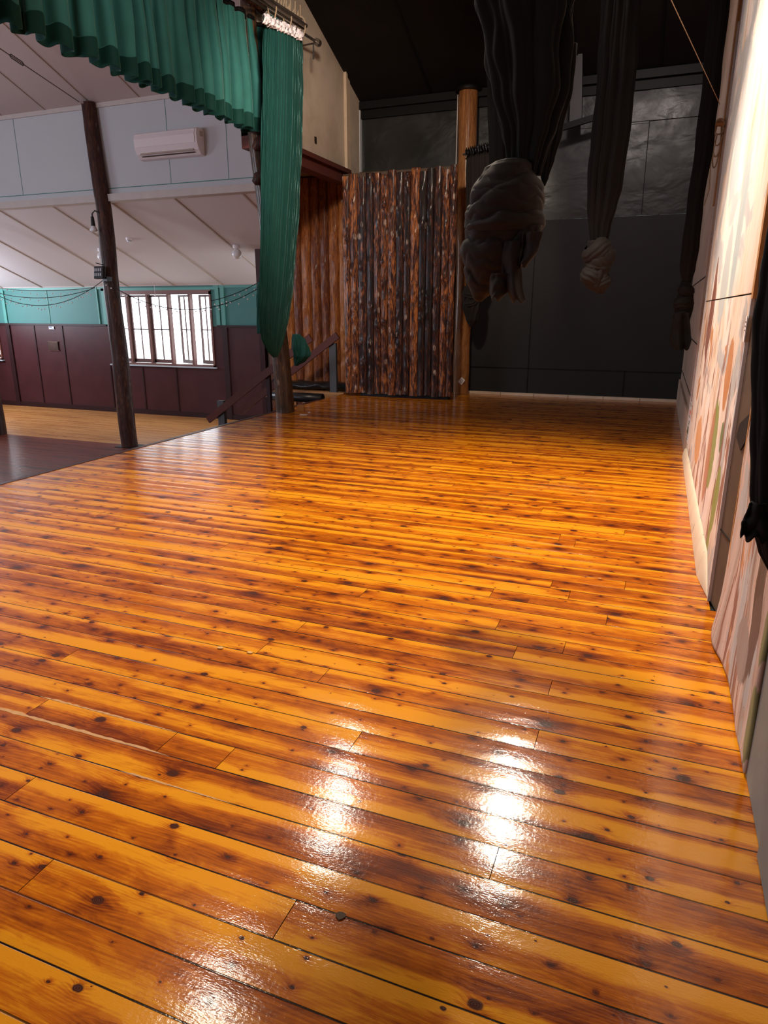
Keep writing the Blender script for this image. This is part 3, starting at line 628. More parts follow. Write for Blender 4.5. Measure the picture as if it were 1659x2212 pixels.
# ------------------------------------------------------------------ side steps and rails
st = thing('stage_steps', 'maroon side steps going down from the stage corner to the hall', 'steps', (-6.6, 11.55, -1.1))
for k in range(5):
    z = -.18 * (k + 1); x1 = -5.56 - .30 * k
    MB().box(x1 - .32, x1, 11.05, 12.1, z - .03, z).box(x1 - .02, x1, 11.05, 12.1, z, z + .15).build('tread', M['maroon'], st)
MB().poly([(-5.56, 11.0, -.02), (-5.56, 11.0, -.3), (-7.1, 11.0, -1.1), (-7.35, 11.0, -1.1)], (0, .04, 0)).build('stringer', M['maroon_trim'], st)
MB().poly([(-5.56, 12.1, -.02), (-5.56, 12.1, -.3), (-7.1, 12.1, -1.1), (-7.35, 12.1, -1.1)], (0, .04, 0)).build('stringer', M['maroon_trim'], st)
def hrail(Y, label, low_post, top_post):
    t = thing('handrail', label, 'handrail', (-6.8, Y, -1.1), 'handrails of the side steps')
    a = Vector((-7.93, Y, -.50)); b = Vector((-5.66, Y, 1.08))
    MB().beam(a, b, .045, .13).build('rail', M['maroon_trim'], t)
    if low_post:
        MB().box(-7.72, -7.58, Y + .03, Y + .12, -1.1, -.12).build('post', M['grey_paint'], t)
        MB().box(-6.62, -6.55, Y + .03, Y + .10, -.8, .40).build('post', M['maroon_dark'], t)
    if top_post:
        MB().box(-5.86, -5.72, Y + .03, Y + .10, .0, .93).build('post', M['grey_paint'], t)
        MB().box(-7.3, -7.22, Y + .03, Y + .10, -1.1, -.1).build('post', M['maroon_dark'], t)
    return t
hrail(11.0, 'maroon sloping handrail nearest the hall, ending low left with a grey foot post', True, False)
hrail(12.1, 'maroon sloping handrail against the log wall, ending at the grey-brown post on the landing', False, True)
ld = MB().box(-7.3, -5.2, 12.14, 12.79, -.10, -.015).box(-7.3, -5.2, 12.10, 12.14, -.16, .0); tag(ld.build('landing_ledge', M['timber'], bevel=.004), 'worn timber ledge behind the side steps at the foot of the log wall', 'ledge')
MBx = MB(); rows = []
for i in range(60):
    x = -7.3 + 2.0 * i / 59; rows.append([(x, 12.50 + .17 * math.cos(a) * (1 + .3 * mnoise.noise((x * 4, a, 1))), .075 + .085 * math.sin(a) * (1 + .5 * mnoise.noise((x * 5, a * 1.3, 7)))) for a in [2 * PI * k / 16 for k in range(16)]])
tag(MBx.grid(rows, True).build('plastic_bundle', M['black_film'], smooth=True, sub=1), 'crumpled shiny black plastic bundle lying on the ledge along the log wall', 'plastic sheet')
rl = thing('rubber_roll', 'rolled black rubber sheet lying across the side steps behind the trunk', 'roll', (-6.1, 11.75, -.1))
rows = []
for s_ in (-6.9, -5.82):
    rows.append([(s_, 11.72 + (.095 - .006 * a / PI) * math.cos(a), -.075 + (.095 - .006 * a / PI) * math.sin(a)) for a in [k * PI / 12 for k in range(60)]])
MB().grid(rows).build('sheet', M['black_plastic'], rl, smooth=True, solid=.006)
# crumbs and chips on the boards
def flake(px, py, sx, sy, label, mat='paper', h=.004):
    q = onZ(px, py, 0); r = random.Random(px)
    pts = [(q.x + sx * math.cos(a) * r.uniform(.75, 1.1), q.y + sy * math.sin(a) * r.uniform(.75, 1.1), .0015) for a in [k * PI / 4.5 for k in range(9)]]
    tag(MB().poly(pts, (0, 0, h)).build('floor_flake', M[mat]), label, 'flake')
flake(656, 896, .07, .03, 'larger white flake on the stage boards beside the tree trunk')
flake(668, 891, .02, .02, 'tiny white crumb on the stage boards just past the white flake by the trunk')
flake(476, 1401, .016, .011, 'small dry seed-like chip on the boards, left one of the pair', 'leaf_dry')
flake(540, 1411, .016, .009, 'small dry seed-like chip on the boards, right one of the pair', 'leaf_dry')
flake(735, 1979, .016, .014, 'flat round grey-brown plug set on a board near the bottom of the photo', 'brown_board', .002)

# ------------------------------------------------------------------ fittings in the hall
ac = thing('air_conditioner', 'white split air conditioner mounted high on the pale hall wall', 'air conditioner', (-8.15, CY, 4.25))
prof = [(0, 4.46), (-.16, 4.46), (-.20, 4.44), (-.22, 4.36), (-.21, 4.22), (-.17, 4.13), (-.10, 4.06), (0, 4.05)]
MB().poly([(-8.82, CY + y, z) for y, z in prof], (1.30, 0, 0)).build('body', M['white_plastic'], ac, bevel=.008)
MB().poly([(-8.80, CY + y, z) for y, z in [(-.201, 4.445), (-.232, 4.36), (-.224, 4.23), (-.214, 4.23), (-.21, 4.43)]], (1.24, 0, 0)).build('front_panel', M['white_plastic'], ac)
MB().beam((-8.72, CY - .185, 4.13), (-7.62, CY - .185, 4.13), .012, .03, up=(0, .6, 1)).build('louvre', M['batten'], ac)
MB().beam((-8.72, CY - .150, 4.095), (-7.62, CY - .150, 4.095), .014, .012, up=(0, .6, 1)).build('air_outlet', M['brown_board'], ac)
MB().box(-7.525, -7.515, CY - .12, CY - .04, 4.34, 4.42).build('rating_plate', M['batten'], ac)

def globe(px, py, label):
    # point on the raking aisle ceiling
    d = ray(px, py); n = Vector((0, 1.4, 3.63)); q = CAM + d * ((Vector((0, WY, 2.10)) - CAM).dot(n) / d.dot(n)); q.z = az(q.y)
    t = thing('globe_light', label, 'ceiling light', q, 'globe lights on the aisle ceiling')
    MB().lathe([(0, .02), (.075, .02), (.08, 0), (.075, -.05), (.05, -.06), (.05, -.08)], q, 20).build('base', M['white_plastic'], t, smooth=True)
    MB().lathe([(.045, -.07)] + [(.10 * math.sin(a), -.155 + .10 * math.cos(a)) for a in [.45 + (PI - .45) * k / 12 for k in range(13)]], q, 24).build('globe', M['opal'], t, smooth=True)
globe(511, 531, 'white globe light on the sloping aisle ceiling, right one near the green curtain')
globe(219, 538, 'white globe light on the sloping aisle ceiling, partly hidden behind the leaning post')
d = ray(279, 516); n = Vector((0, 1.4, 3.63)); q = CAM + d * ((Vector((0, WY, 2.10)) - CAM).dot(n) / d.dot(n)); q.z = az(q.y)
sd = thing('smoke_detector', 'small round white smoke detector on the sloping aisle ceiling', 'smoke detector', q)
MB().lathe([(0, .03), (.065, .03), (.065, -.02), (.055, -.03)], q, 20).build('base', M['white_plastic'], sd, smooth=True)
MB().lathe([(.05, -.03), (.045, -.055), (.02, -.065), (0, -.065)], q, 20).build('cap', M['led'], sd, smooth=True)

sc_ = thing('spot_lamp', 'bare reflector bulb hanging from a black curved holder on the leaning post', 'lamp', (-9.9, 10.7, 3.15))
MB().tube([(-9.72, 10.68, 3.22), (-9.80, 10.64, 3.27), (-9.85, 10.62, 3.22), (-9.855, 10.62, 3.15)], .014, 8).tube([(-9.855, 10.62, 3.17), (-9.855, 10.62, 3.01)], [.028, .04], 10).build('holder', M['black_plastic'], sc_, smooth=True)
MB().lathe([(.03, .0), (.045, -.03), (.068, -.075), (.068, -.09), (.04, -.11), (0, -.115)], (-9.855, 10.62, 3.02), 16).build('bulb', M['opal'], sc_, smooth=True)
fl = thing('floodlight', 'black square floodlight with eight pale cells fixed to the leaning post', 'floodlight', (-9.9, 10.6, 2.2))
fc = Vector((-9.76, 10.55, 2.20)); fa = Vector((.97, -.22, 0)); fb = Vector((.05, .12, 1)).normalized(); fn = fa.cross(fb).normalized()
MB().obox(fc, fa * .13, fb * .11, fn * .035).build('housing', M['black_plastic'], fl, bevel=.006)
for i in range(4):
    for j in range(2): MB().obox(fc + fa * (-.085 + .055 * i) + fb * (.045 - .085 * j) - (fn if fn.y > 0 else -fn) * .038, fa * .014, fb * .026, fn * .003).build('lamp_cell', M['led'], fl)
MB().obox(fc + Vector((.09, .08, -.11)), (.05, 0, 0), (0, .07, 0), (0, 0, .04)).build('bracket', M['black_plastic'], fl)
MB().tube([fc + Vector((-.09, .02, .17)), fc + Vector((.05, .12, .13))], .008, 6).build('stay', M['black_plastic'], fl)

# fairy lights
def fairy(pts, sag, nb, label, seed):
    rnd = random.Random(seed); a, b = Vector(pts[0]), Vector(pts[1]); P = [a.lerp(b, i / 30) - Vector((0, 0, sag * 4 * (i / 30) * (1 - i / 30))) for i in range(31)]
    t = thing('fairy_lights', label, 'string lights', P[0], 'fairy lights strung along the aisle')
    MB().tube(P, .007, 5).build('cable', M['black_plastic'], t)
    first = None
    for k in range(nb):
        s = (k + .5) / nb * 29 + rnd.uniform(-.4, .4); i = int(s); p = P[i].lerp(P[i + 1], s - i) + Vector((rnd.uniform(-.02, .02), 0, -rnd.uniform(.01, .09)))
        if first is None:
            first = MB().lathe([(0, .014), (.012, .008), (.014, 0), (.010, -.012), (0, -.016)], (0, 0, 0), 8).build('bulb', M['bulb'], None, smooth=True); o = first
        else: o = first.copy(); COL.objects.link(o)
        o.parent = t; o.location = p - P[0]
    return t
pst = Vector((-9.76, 10.60, 2.06))
fairy([onY(-40, 618, 11.2), pst], .42, 26, 'fairy lights left of the leaning post, lowest and deepest swag', 1)
fairy([onY(-40, 622, 11.6), onY(205, 622, 11.2)], .20, 16, 'fairy lights left of the leaning post, middle shallow swag', 2)
fairy([onY(-10, 622, 12.2), onY(205, 621, 11.6)], .06, 12, 'fairy lights left of the leaning post, topmost nearly straight run', 3)
fairy([pst + Vector((.06, 0, -.02)), onY(575, 612, 11.0)], .47, 30, 'fairy lights drooping across the window from the post to the green curtain, lower run', 4)
fairy([onY(455, 650, 11.0), onY(575, 600, 11.0)], .05, 8, 'fairy lights right of the window rising to the green curtain, upper run', 5)

tw = thing('tie_wire', 'thin wire with a turnbuckle running from the top of the leaning post', 'wire', (-9.86, 10.75, 5.0))
A = Vector((-9.86, 10.72, 5.0)); B = onX(0, 105, -9.86); D = (B - A); E_ = A + D * 2.4
MB().tube([A, E_], .008, 6).build('wire', M['wire'], tw)
c0 = A.lerp(B, .74); c1 = A.lerp(B, .90); u = Vector((0, 0, .025))
MB().tube([c0, c0.lerp(c1, .1) + u, c0.lerp(c1, .9) + u, c1], .008, 6).tube([c0, c0.lerp(c1, .1) - u, c0.lerp(c1, .9) - u, c1], .008, 6).build('turnbuckle', M['dark_steel'], tw)
MB().tube([A + Vector((0, 0, .03)), A + D * .06], [.03, .012], 8).build('clamp', M['white_plastic'], tw)

pl = thing('wall_plaque', 'dark metal plaque fixed to the maroon wall panelling', 'plaque', (-15.3, WY, .58))
MB().box(-15.47, -15.13, WY - .035, WY - .018, .49, .70).build('plate', M['brass'], pl, bevel=.004)
m = MB()
for k in range(4): m.box(-15.40, -15.20, WY - .038, WY - .035, .53 + .04 * k, .54 + .04 * k)
m.build('engraving', M['maroon_trim'], pl)
MB().box(-15.49, -15.11, WY - .03, WY - .018, .47, .49).box(-15.49, -15.11, WY - .03, WY - .018, .70, .72).build('surround', M['maroon_trim'], pl)
sg = thing('wall_sticker', 'small silver and blue sticker on the maroon panelling above the plaque', 'sticker', (-15.28, WY, 1.05))
MB().box(-15.38, -15.20, WY - .022, WY - .018, 1.03, 1.105).build('label_sheet', M['led'], sg)
MB().box(-15.36, -15.27, WY - .024, WY - .022, 1.075, 1.095).box(-15.30, -15.21, WY - .024, WY - .022, 1.04, 1.05).build('print', simple('blue_ink', (.05, .06, .25), .6), sg)

# ------------------------------------------------------------------ green curtains
def valance():
    t = thing('stage_valance', 'deep green velvet valance hanging in folds along the top of the stage opening', 'curtain', (-5.45, 6, 5.3))
    rnd = random.Random(4); ys = []; ph = 0; pts = []
    y = 2.6; prof = []
    while y < 9.22:
        wd = rnd.uniform(.15, .34); am = rnd.uniform(.07, .13); lean = rnd.uniform(.015, .05)
        for k in range(14):
            f = k / 14; prof.append((y + wd * f + lean * math.sin(4 * PI * f), am * math.cos(2 * PI * f)))
        y += wd
    def rows(z0, z1, n, off=0, grow=1.0):
        R = []
        for i in range(n):
            z = z0 + (z1 - z0) * i / (n - 1); a = .35 + .65 * sm(5.25, 4.2, z); r = []
            for j, (yy, xo) in enumerate(prof):
                zz = z
                if z < 4.3: zz += .018 * mnoise.noise((yy * 2, 3, 0)) + .012 * math.cos(j * 1.1)
                r.append((-5.45 + off + xo * a * grow + .02 * mnoise.noise((yy * 3, z * 1.2, 0)), yy + .012 * mnoise.noise((yy * 5, z * 1.5, 9)), zz))
            R.append(r)
        return R
    MB().grid(rows(5.22, 4.03, 26)).build('cloth', M['green'], t, smooth=180, solid=.004, sub=1)
    MB().grid(rows(4.05, 3.87, 6, .0, 1.06)).build('hem', M['green_hem'], t, smooth=180, solid=.010, sub=1)
    m = MB(); rr = rows(5.25, 5.20, 2, .01, 1.05); m.grid(rr).build('heading', M['black_cloth'], t, smooth=True, solid=.008)
    return t
valance()
hl = thing('header_log', 'reddish bark log beam above the green valance', 'log', (-5.55, 6, 5.5))
P = [Vector((-5.41, 2.1 + .25 * i, 5.44 + .01 * math.sin(i))) for i in range(30)]
MB().tube(P, .10, 14, rn=lambda i, k: 1 + .12 * mnoise.noise((k, i * .5, 0))).build('trunk', M['log'], hl, smooth=True)

def gathered(tab, Y, dr, nf, amp, seed, name, mat, parent, n=60, nth=120, onXplane=False, twist=0.0, sharp=1.0, sub=0):
    """cloth column; tab rows are (pixel y, left x, right x) of its outline at its own real distance"""
    rnd = random.Random(seed); y0, y1 = tab[0][0], tab[-1][0]; rows = []
    comp = [(nf + rnd.randint(-2, 2), rnd.uniform(0, 6.28), 1.0), (int(nf * 1.9), rnd.uniform(0, 6.28), .45), (max(2, int(nf * .45)), rnd.uniform(0, 6.28), .7)]
    for i in range(n):
        py = y0 + (y1 - y0) * i / (n - 1); xl, xr = interp(tab, py)
        if onXplane: L, R = onX(xl, py, Y), onX(xr, py, Y); c = (L + R) / 2; a = abs(R.y - L.y) / 2
        else: L, R = onY(xl, py, Y), onY(xr, py, Y); c = (L + R) / 2; a = abs(R.x - L.x) / 2
        b = a * dr; row = []; tw = twist * i / n
        for k in range(nth):
            th = 2 * PI * k / nth; f = sum(w_ * (abs(math.sin((q_ * th + p_ + tw * q_) / 2)) ** sharp * 2 - 1) for q_, p_, w_ in comp) / 2.15
            f += .5 * mnoise.noise((math.cos(th) * 3, math.sin(th) * 3 + seed, py * .012))
            r = 1 - amp * .5 + amp * .5 * f
            if onXplane: row.append((c.x - b * r * math.sin(th), c.y + a * r * math.cos(th), c.z))
            else: row.append((c.x + a * r * math.cos(th), c.y + b * r * math.sin(th), c.z))
        rows.append(row)
    m = MB().grid(rows, True); k = len(m.v) - nth
    m.f += [tuple(range(nth)), tuple(range(k, k + nth))]; m.attr += [None, None]
    return m.build(name, M[mat], parent, smooth=180, sub=sub)

gl_ = thing('stage_curtain', 'long green stage curtain with a white heading tape, gathered down to the tree trunk', 'curtain', (-5.2, 9.6, 5.2))
gathered([(58, 572, 652), (150, 569, 653), (300, 567, 652), (420, 565, 646), (520, 563, 640), (620, 561, 633), (690, 560, 624), (730, 564, 616), (755, 576, 608), (772, 590, 600)],
         -5.13, .16, 34, .30, 5, 'cloth', 'green_leg', gl_, 70, 260, True, .25, .7)
gathered([(610, 558, 578), (650, 556, 582), (690, 557, 583), (720, 560, 588)], -5.16, .5, 10, .5, 9, 'side_fold', 'green_leg', gl_, 24, 60, True, .8, .6)
# heading tape: ruffled white strip
rows = []
for i in range(5):
    row = []
    for j in range(140):
        f = j / 139; px = 569 + (652 - 569) * f; py = 30 + (68 - 30) * f + 19 * i / 4; q = onX(px, py, -5.045)
        row.append((q.x + .03 * math.sin(j * .9) + .02 * math.sin(j * 2.3 + i), q.y + .01 * math.sin(j * 1.7), q.z + .012 * math.sin(j * .55) + .008 * math.sin(j * 1.9 + i)))
    rows.append(row)
MB().grid(rows).build('heading_tape', M['white_tape'], gl_, smooth=180, solid=.004)
# knot end behind the trunk
gathered([(722, 632, 648), (735, 630, 662), (752, 630, 670), (768, 632, 673), (780, 634, 662), (790, 636, 644)], 9.75, .8, 7, .55, 14, 'tied_end', 'green_leg', gl_, 30, 90, False, 1.2, .6)
if 0: MB().tube([TP[10] + Vector((.14 * math.cos(a) * 1.1, .14 * math.sin(a) * 1.1, .03 * math.sin(a * 2) + .02)) for a in [2 * PI * k / 20 for k in range(21)]], .03, 8).build('tie', M['green_hem'], gl_, smooth=True)

tr_ = thing('curtain_track', 'steel curtain rails with rope loops above the green stage curtain', 'curtain rail', (-5.1, 9, 5.4))
def seg(x0, y0, x1, y1, X, r, nm='rail', mt='steel'):
    a, b = onX(x0, y0, X), onX(x1, y1, X); b0 = a + (a - b).normalized() * 5.5 if nm == 'rail' else a
    MB().tube([b0, b], r, 10).build(nm, M[mt], tr_, smooth=True)
seg(570, -4, 661, 56, -5.02, .028); seg(560, 0, 655, 62, -5.10, .016); seg(590, 30, 686, 92, -5.18, .012); seg(548, 0, 650, 68, -5.16, .010); seg(585, -2, 652, 42, -4.98, .010)
m = MB()
for px in (588, 621, 651):
    f = (px - 588) / 63; q = onX(px, 16 + 40 * f, -5.06)
    m.tube([q + Vector((.06 * math.cos(a), .012 * math.sin(a * 2), .13 * math.sin(a) - .02)) for a in [2 * PI * k / 16 for k in range(17)]], .009, 6)
m.build('rope_loop', M['rope'], tr_, smooth=True)
m = MB(); r = random.Random(3)
for k in range(5):
    f = k / 5 + .04 * r.random(); q = onX(600 + 50 * f, 8 + 36 * f, -5.04); m.tube([q, q + Vector((.02, .05 * r.uniform(-1, 1), .08)), q + Vector((0, .09, -.05 * r.random())), q + Vector((.03, .05, .16))], .007, 5)
m.build('rope_tangle', M['rope'], tr_, smooth=True)
m = MB()
for k in range(8):
    f = k / 8; q = onX(658 + 26 * f, 74 + 17 * f, -5.18); m.tube([q + Vector((0, .02 * math.cos(a), .02 * math.sin(a))) for a in [2 * PI * i / 8 for i in range(9)]], .005, 5)
m.build('runner', M['dark_steel'], tr_, smooth=True)
q = onX(686, 92, -5.18); MB().tube([q + Vector((0, -.04, 0)), q + Vector((0, .04, 0))], .05, 12).build('pulley', M['steel'], tr_, smooth=True)
MB().tube([q, q + Vector((-.30, .03, 0))], .012, 6).build('bracket', M['steel'], tr_)
MB().tube([onX(677, 96, -5.18), onX(677, 128, -5.18)], .010, 6).build('pull_rod', M['dark_steel'], tr_)

# ------------------------------------------------------------------ black knotted curtains
def wrap(m, c, a, b, tiltx, tilty, width, bulge, nr=3, seed=0, cover=1.0, start=0.0, z_amp=.0, nt=72, nu=19):
    """a band of folded cloth wound round an ellipse"""
    c = Vector(c); Rm = Matrix.Rotation(tilty, 3, 'Y') @ Matrix.Rotation(tiltx, 3, 'X'); rows = []
    for i in range(nt + 1):
        f = i / nt; th = start + 2 * PI * cover * f; row = []
        env = 1.0 if cover >= 1 else min(1, 6 * min(f, 1 - f) + .25)
        for k in range(nu):
            u = -1 + 2 * k / (nu - 1); prof = max(0, 1 - abs(u) ** 2.4) ** .55
            ph = 2.6 * mnoise.noise((math.cos(th) * 1.2, math.sin(th) * 1.2, seed)) + .5 * th * (1 if cover < 1 else 0)
            rip = 1 + .26 * (abs(math.sin(nr * u * 1.9 + ph)) - .6) + .12 * mnoise.noise((th * 1.5, u * 2, seed + 4))
            rad = 1 - .25 * (1 - prof) ; off = bulge * prof * rip * env
            p = Vector(((a * rad + off) * math.cos(th), (b * rad + off) * math.sin(th), width / 2 * u * env + z_amp * math.sin(th + seed) ))
            row.append(c + Rm @ p)
        rows.append(row)
    m.grid(rows)
def flap(m, tab, Y, depth, seed, waves=2.0, n=16, w_=24):
    """flat hanging tail of cloth with soft waves; outline rows (py, xl, xr)"""
    rows = []
    for i in range(n):
        py = tab[0][0] + (tab[-1][0] - tab[0][0]) * i / (n - 1); xl, xr = interp(tab, py); row = []
        for j in range(w_):
            f = j / (w_ - 1); q = onY(xl + (xr - xl) * f, py, Y); q.y += depth * math.sin(waves * PI * f + seed) * (.4 + .6 * i / n) + .02 * mnoise.noise((f * 3, i * .2, seed)); q.z += .010 * math.sin(waves * 2 * PI * f + seed) * i / n
            row.append(q)
        rows.append(row)
    m.grid(rows)

K1Y = 3.5
k1 = thing('black_stage_curtain', 'largest black stage curtain, knotted into a big hanging bundle nearest the camera', 'curtain', onY(1100, 400, K1Y), 'black stage curtains knotted up off the floor')
gathered([(-620, 985, 1300), (-300, 1000, 1290), (0, 1014, 1262), (100, 1036, 1254), (200, 1055, 1240), (280, 1078, 1212), (330, 1088, 1190), (380, 1098, 1175)], K1Y, .45, 9, .55, 3, 'hanging_cloth', 'black_cloth', k1, 80, 200, False, .15, .8)
gathered([(100, 1150, 1254), (200, 1145, 1241), (290, 1150, 1218), (345, 1160, 1200), (385, 1168, 1186), (402, 1173, 1178)], K1Y + .12, .5, 4, .45, 6, 'draped_loop', 'black_cloth', k1, 40, 90, False, .1, .8)
def wrapped(tab, Y, dr, freq, tilt, amp, seed, mat, parent, n=90, nth=140, ph0=0.0):
    """mass of cloth wound in slanting folds; outline rows as in gathered()"""
    y0, y1 = tab[0][0], tab[-1][0]; rows = []
    for i in range(n):
        py = y0 + (y1 - y0) * i / (n - 1); xl, xr = interp(tab, py); L, R = onY(xl, py, Y), onY(xr, py, Y); c = (L + R) / 2; a = abs(R.x - L.x) / 2; row = []
        f = i / (n - 1); env = min(1, 5 * min(f, 1 - f) + .15)
        for k in range(nth):
            th = 2 * PI * k / nth
            p = freq * f + tilt * math.cos(th + .3) + .55 * mnoise.noise((math.cos(th) * 1.1, math.sin(th) * 1.1 + seed, f * 2.2)) + ph0
            q = p - math.floor(p); fold = math.sin(PI * q ** .62) ** .75         # rounded roll with a sharp crease under it
            strength = .45 + .55 * (.5 + mnoise.noise((th * .8 + seed, f * 3, 4)))
            p2 = 2.3 * freq * f - 1.6 * tilt * math.cos(th - .9) + mnoise.noise((math.cos(th) * 2, math.sin(th) * 2, f * 4 + seed)); fine = abs(math.sin(PI * p2)) ** .7
            r = 1 - amp * env * strength * (1 - fold) - .22 * amp * env * (1 - fine)
            row.append((c.x + a * r * math.cos(th), c.y + a * dr * r * math.sin(th), c.z))
        rows.append(row)
    m = MB().grid(rows, True); k = len(m.v) - nth; m.f += [tuple(range(nth)), tuple(range(k, k + nth))]; m.attr += [None, None]
    return m.build('knot_wrap', M[mat], parent, smooth=180)
wrapped([(344, 1088, 1126), (350, 1066, 1146), (362, 1046, 1158), (385, 1030, 1168), (415, 1016, 1177), (445, 1009, 1181), (470, 1004, 1181), (488, 1002, 1178), (503, 1012, 1168)], K1Y, .85, 2.3, .42, .16, 21, 'lit_cloth', k1)
wrapped([(478, 1012, 1168), (498, 1000, 1160), (520, 995, 1152), (545, 994, 1140), (575, 999, 1122), (605, 1007, 1098), (628, 1015, 1072), (645, 1022, 1048), (652, 1030, 1040)], K1Y, .80, 2.4, -.38, .20, 22, 'lit_cloth', k1, ph0=.3)
wrapped([(488, 1098, 1172), (515, 1092, 1170), (540, 1098, 1163), (560, 1106, 1150), (578, 1116, 1130)], K1Y - .05, .75, 1.6, .9, .22, 23, 'lit_cloth', k1, n=50)
def cpx(px, py, Y=K1Y): return onY(px, py, Y)
s = onY(1100, 450, K1Y).x - onY(1000, 450, K1Y).x; S = s / 100     # metres per pixel at the knot
m = MB(); flap(m, [(520, 1090, 1128), (560, 1082, 1122), (600, 1084, 1126), (625, 1090, 1128), (652, 1101, 1133)], K1Y - .12, .025, 1.0); m.build('tail', M['lit_cloth'], k1, smooth=180, solid=.006, sub=1)
m = MB(); flap(m, [(590, 1062, 1098), (615, 1056, 1100), (630, 1055, 1098), (646, 1062, 1080)], K1Y - .12, .03, 2.0); m.build('tail', M['lit_cloth'], k1, smooth=180, solid=.006, sub=1)
m = MB(); flap(m, [(500, 1128, 1172), (540, 1125, 1162), (575, 1118, 1135)], K1Y - .14, .03, .3); m.build('tail', M['lit_cloth'], k1, smooth=180, solid=.006, sub=1)

K2Y = 7.8
k2 = thing('black_stage_curtain', 'narrow black stage curtain with a small round twisted knot, hanging mid-stage against the black wall', 'curtain', onY(1290, 520, K2Y), 'black stage curtains knotted up off the floor')
gathered([(-160, 1300, 1400), (0, 1297, 1388), (130, 1288, 1380), (260, 1277, 1369), (400, 1266, 1348), (450, 1267, 1336), (490, 1270, 1322), (530, 1274, 1312)], K2Y, .5, 13, .45, 31, 'hanging_cloth', 'black_cloth', k2, 80, 220, False, .12, .75)
S = (onY(1390, 560, K2Y).x - onY(1290, 560, K2Y).x) / 100
for i, (px, py, a_, b_, tx, ty, wd, bl, nr_) in enumerate([(1291, 545, 22, 20, .35, -.75, 52, 12, 4), (1300, 560, 15, 18, -.3, .75, 60, 10, 4), (1281, 597, 18, 18, .15, .35, 42, 11, 3), (1292, 575, 19, 16, .5, .15, 40, 10, 3), (1300, 610, 12, 12, .2, -.5, 34, 9, 3)]):
    m = MB(); wrap(m, cpx(px, py, K2Y), a_ * S, b_ * S, tx, ty, wd * S, bl * S, nr_, 40 + i * 5); m.build('knot_wrap', M['lit_cloth'], k2, smooth=180, sub=1)
gathered([(520, 1268, 1312), (560, 1264, 1318), (600, 1258, 1318), (620, 1264, 1312), (634, 1290, 1306)], K2Y, .9, 6, .3, 33, 'knot_core', 'lit_cloth', k2, 30, 90, False, 1.2, .7)

K3Y = 8.15
k3 = thing('black_stage_curtain', 'black stage curtain against the painted right wall, knotted with a frayed hanging tail', 'curtain', onY(1480, 640, K3Y), 'black stage curtains knotted up off the floor')
gathered([(-200, 1540, 1592), (0, 1532, 1580), (150, 1518, 1562), (300, 1502, 1545), (450, 1482, 1520), (530, 1472, 1512), (580, 1467, 1504), (615, 1474, 1492)], K3Y, .6, 8, .4, 51, 'hanging_cloth', 'black_cloth', k3, 80, 140, False, .15, .75)
gathered([(608, 1470, 1492), (630, 1464, 1500), (660, 1456, 1498), (690, 1454, 1492), (712, 1452, 1488)], K3Y, .7, 6, .4, 52, 'knot_core', 'black_cloth', k3, 30, 90, False, 1.0, .7)
S = (onY(1490, 660, K3Y).x - onY(1390, 660, K3Y).x) / 100
for i, (px, py, a_, b_, tx, ty, wd, bl) in enumerate([(1482, 628, 11, 11, .3, .4, 26, 7), (1476, 655, 14, 12, .2, -.25, 34, 8), (1472, 682, 14, 12, -.2, -.5, 22, 6)]):
    m = MB(); wrap(m, cpx(px, py, K3Y), a_ * S, b_ * S, tx, ty, wd * S, bl * S, 3, 70 + i * 5); m.build('knot_wrap', M['black_cloth'], k3, smooth=180, sub=1)
m = MB(); flap(m, [(675, 1456, 1488), (710, 1449, 1492), (738, 1445, 1494), (756, 1453, 1488)], K3Y - .08, .035, 1.0, 3.0); m.build('tail', M['black_cloth'], k3, smooth=180, solid=.006, sub=1)

K4Y = 12.35
k4 = thing('black_stage_curtain', 'short black curtain with a ruffled top beside the timber post, knotted low at its end', 'curtain', onY(1025, 330, K4Y), 'black stage curtains knotted up off the floor')
gathered([(326, 1006, 1062), (345, 1007, 1062), (450, 1006, 1066), (560, 1004, 1058), (610, 1006, 1046), (640, 1010, 1034)], K4Y, .3, 16, .35, 61, 'hanging_cloth', 'lit_cloth', k4, 60, 200, False, .1, .7)
rows = []
for i in range(4):
    rows.append([onY(1005 + 56 * j / 79, 336 - 14 * j / 79 - 14 * i / 3 + 3 * math.sin(j * 1.1), K4Y - .1 - .04 * math.sin(j * .8 + i)) for j in range(80)])
MB().grid(rows).build('heading_ruffle', M['black_film'], k4, smooth=180, solid=.006)
gathered([(618, 1002, 1032), (640, 998, 1040), (665, 1000, 1038), (690, 1006, 1034), (705, 1014, 1024)], K4Y, .9, 6, .4, 62, 'knot_core', 'lit_cloth', k4, 36, 90, False, 1.4, .7)
S = (onY(1090, 660, K4Y).x - onY(990, 660, K4Y).x) / 100
for i, (px, py, a_, b_, tx, ty, wd, bl) in enumerate([(1019, 636, 13, 12, .2, .3, 22, 7), (1018, 654, 13, 12, .2, -.3, 20, 6)]):
    m = MB(); wrap(m, cpx(px, py, K4Y), a_ * S, b_ * S, tx, ty, wd * S, bl * S, 3, 90 + i * 5); m.build('knot_wrap', M['lit_cloth'], k4, smooth=180, sub=1)
MB().tube([onY(1000, 334, 12.45), onY(1066, 318, 12.45)], .014, 8).tube([onY(1062, 318, 12.45), onY(1062, 318, 12.45) + Vector((0, .5, 0))], .012, 6).build('hanging_rod', M['dark_steel'], k4, smooth=True)
k5 = thing('black_stage_curtain', 'plain black curtain edge hanging between the timber post and the largest knotted curtain', 'curtain', onY(1075, 200, 9.8))
gathered([(-60, 1044, 1110), (100, 1050, 1112), (250, 1052, 1110), (360, 1056, 1110), (430, 1066, 1104)], 9.8, .4, 9, .4, 71, 'hanging_cloth', 'black_cloth', k5, 50, 120, False, .1, .7)

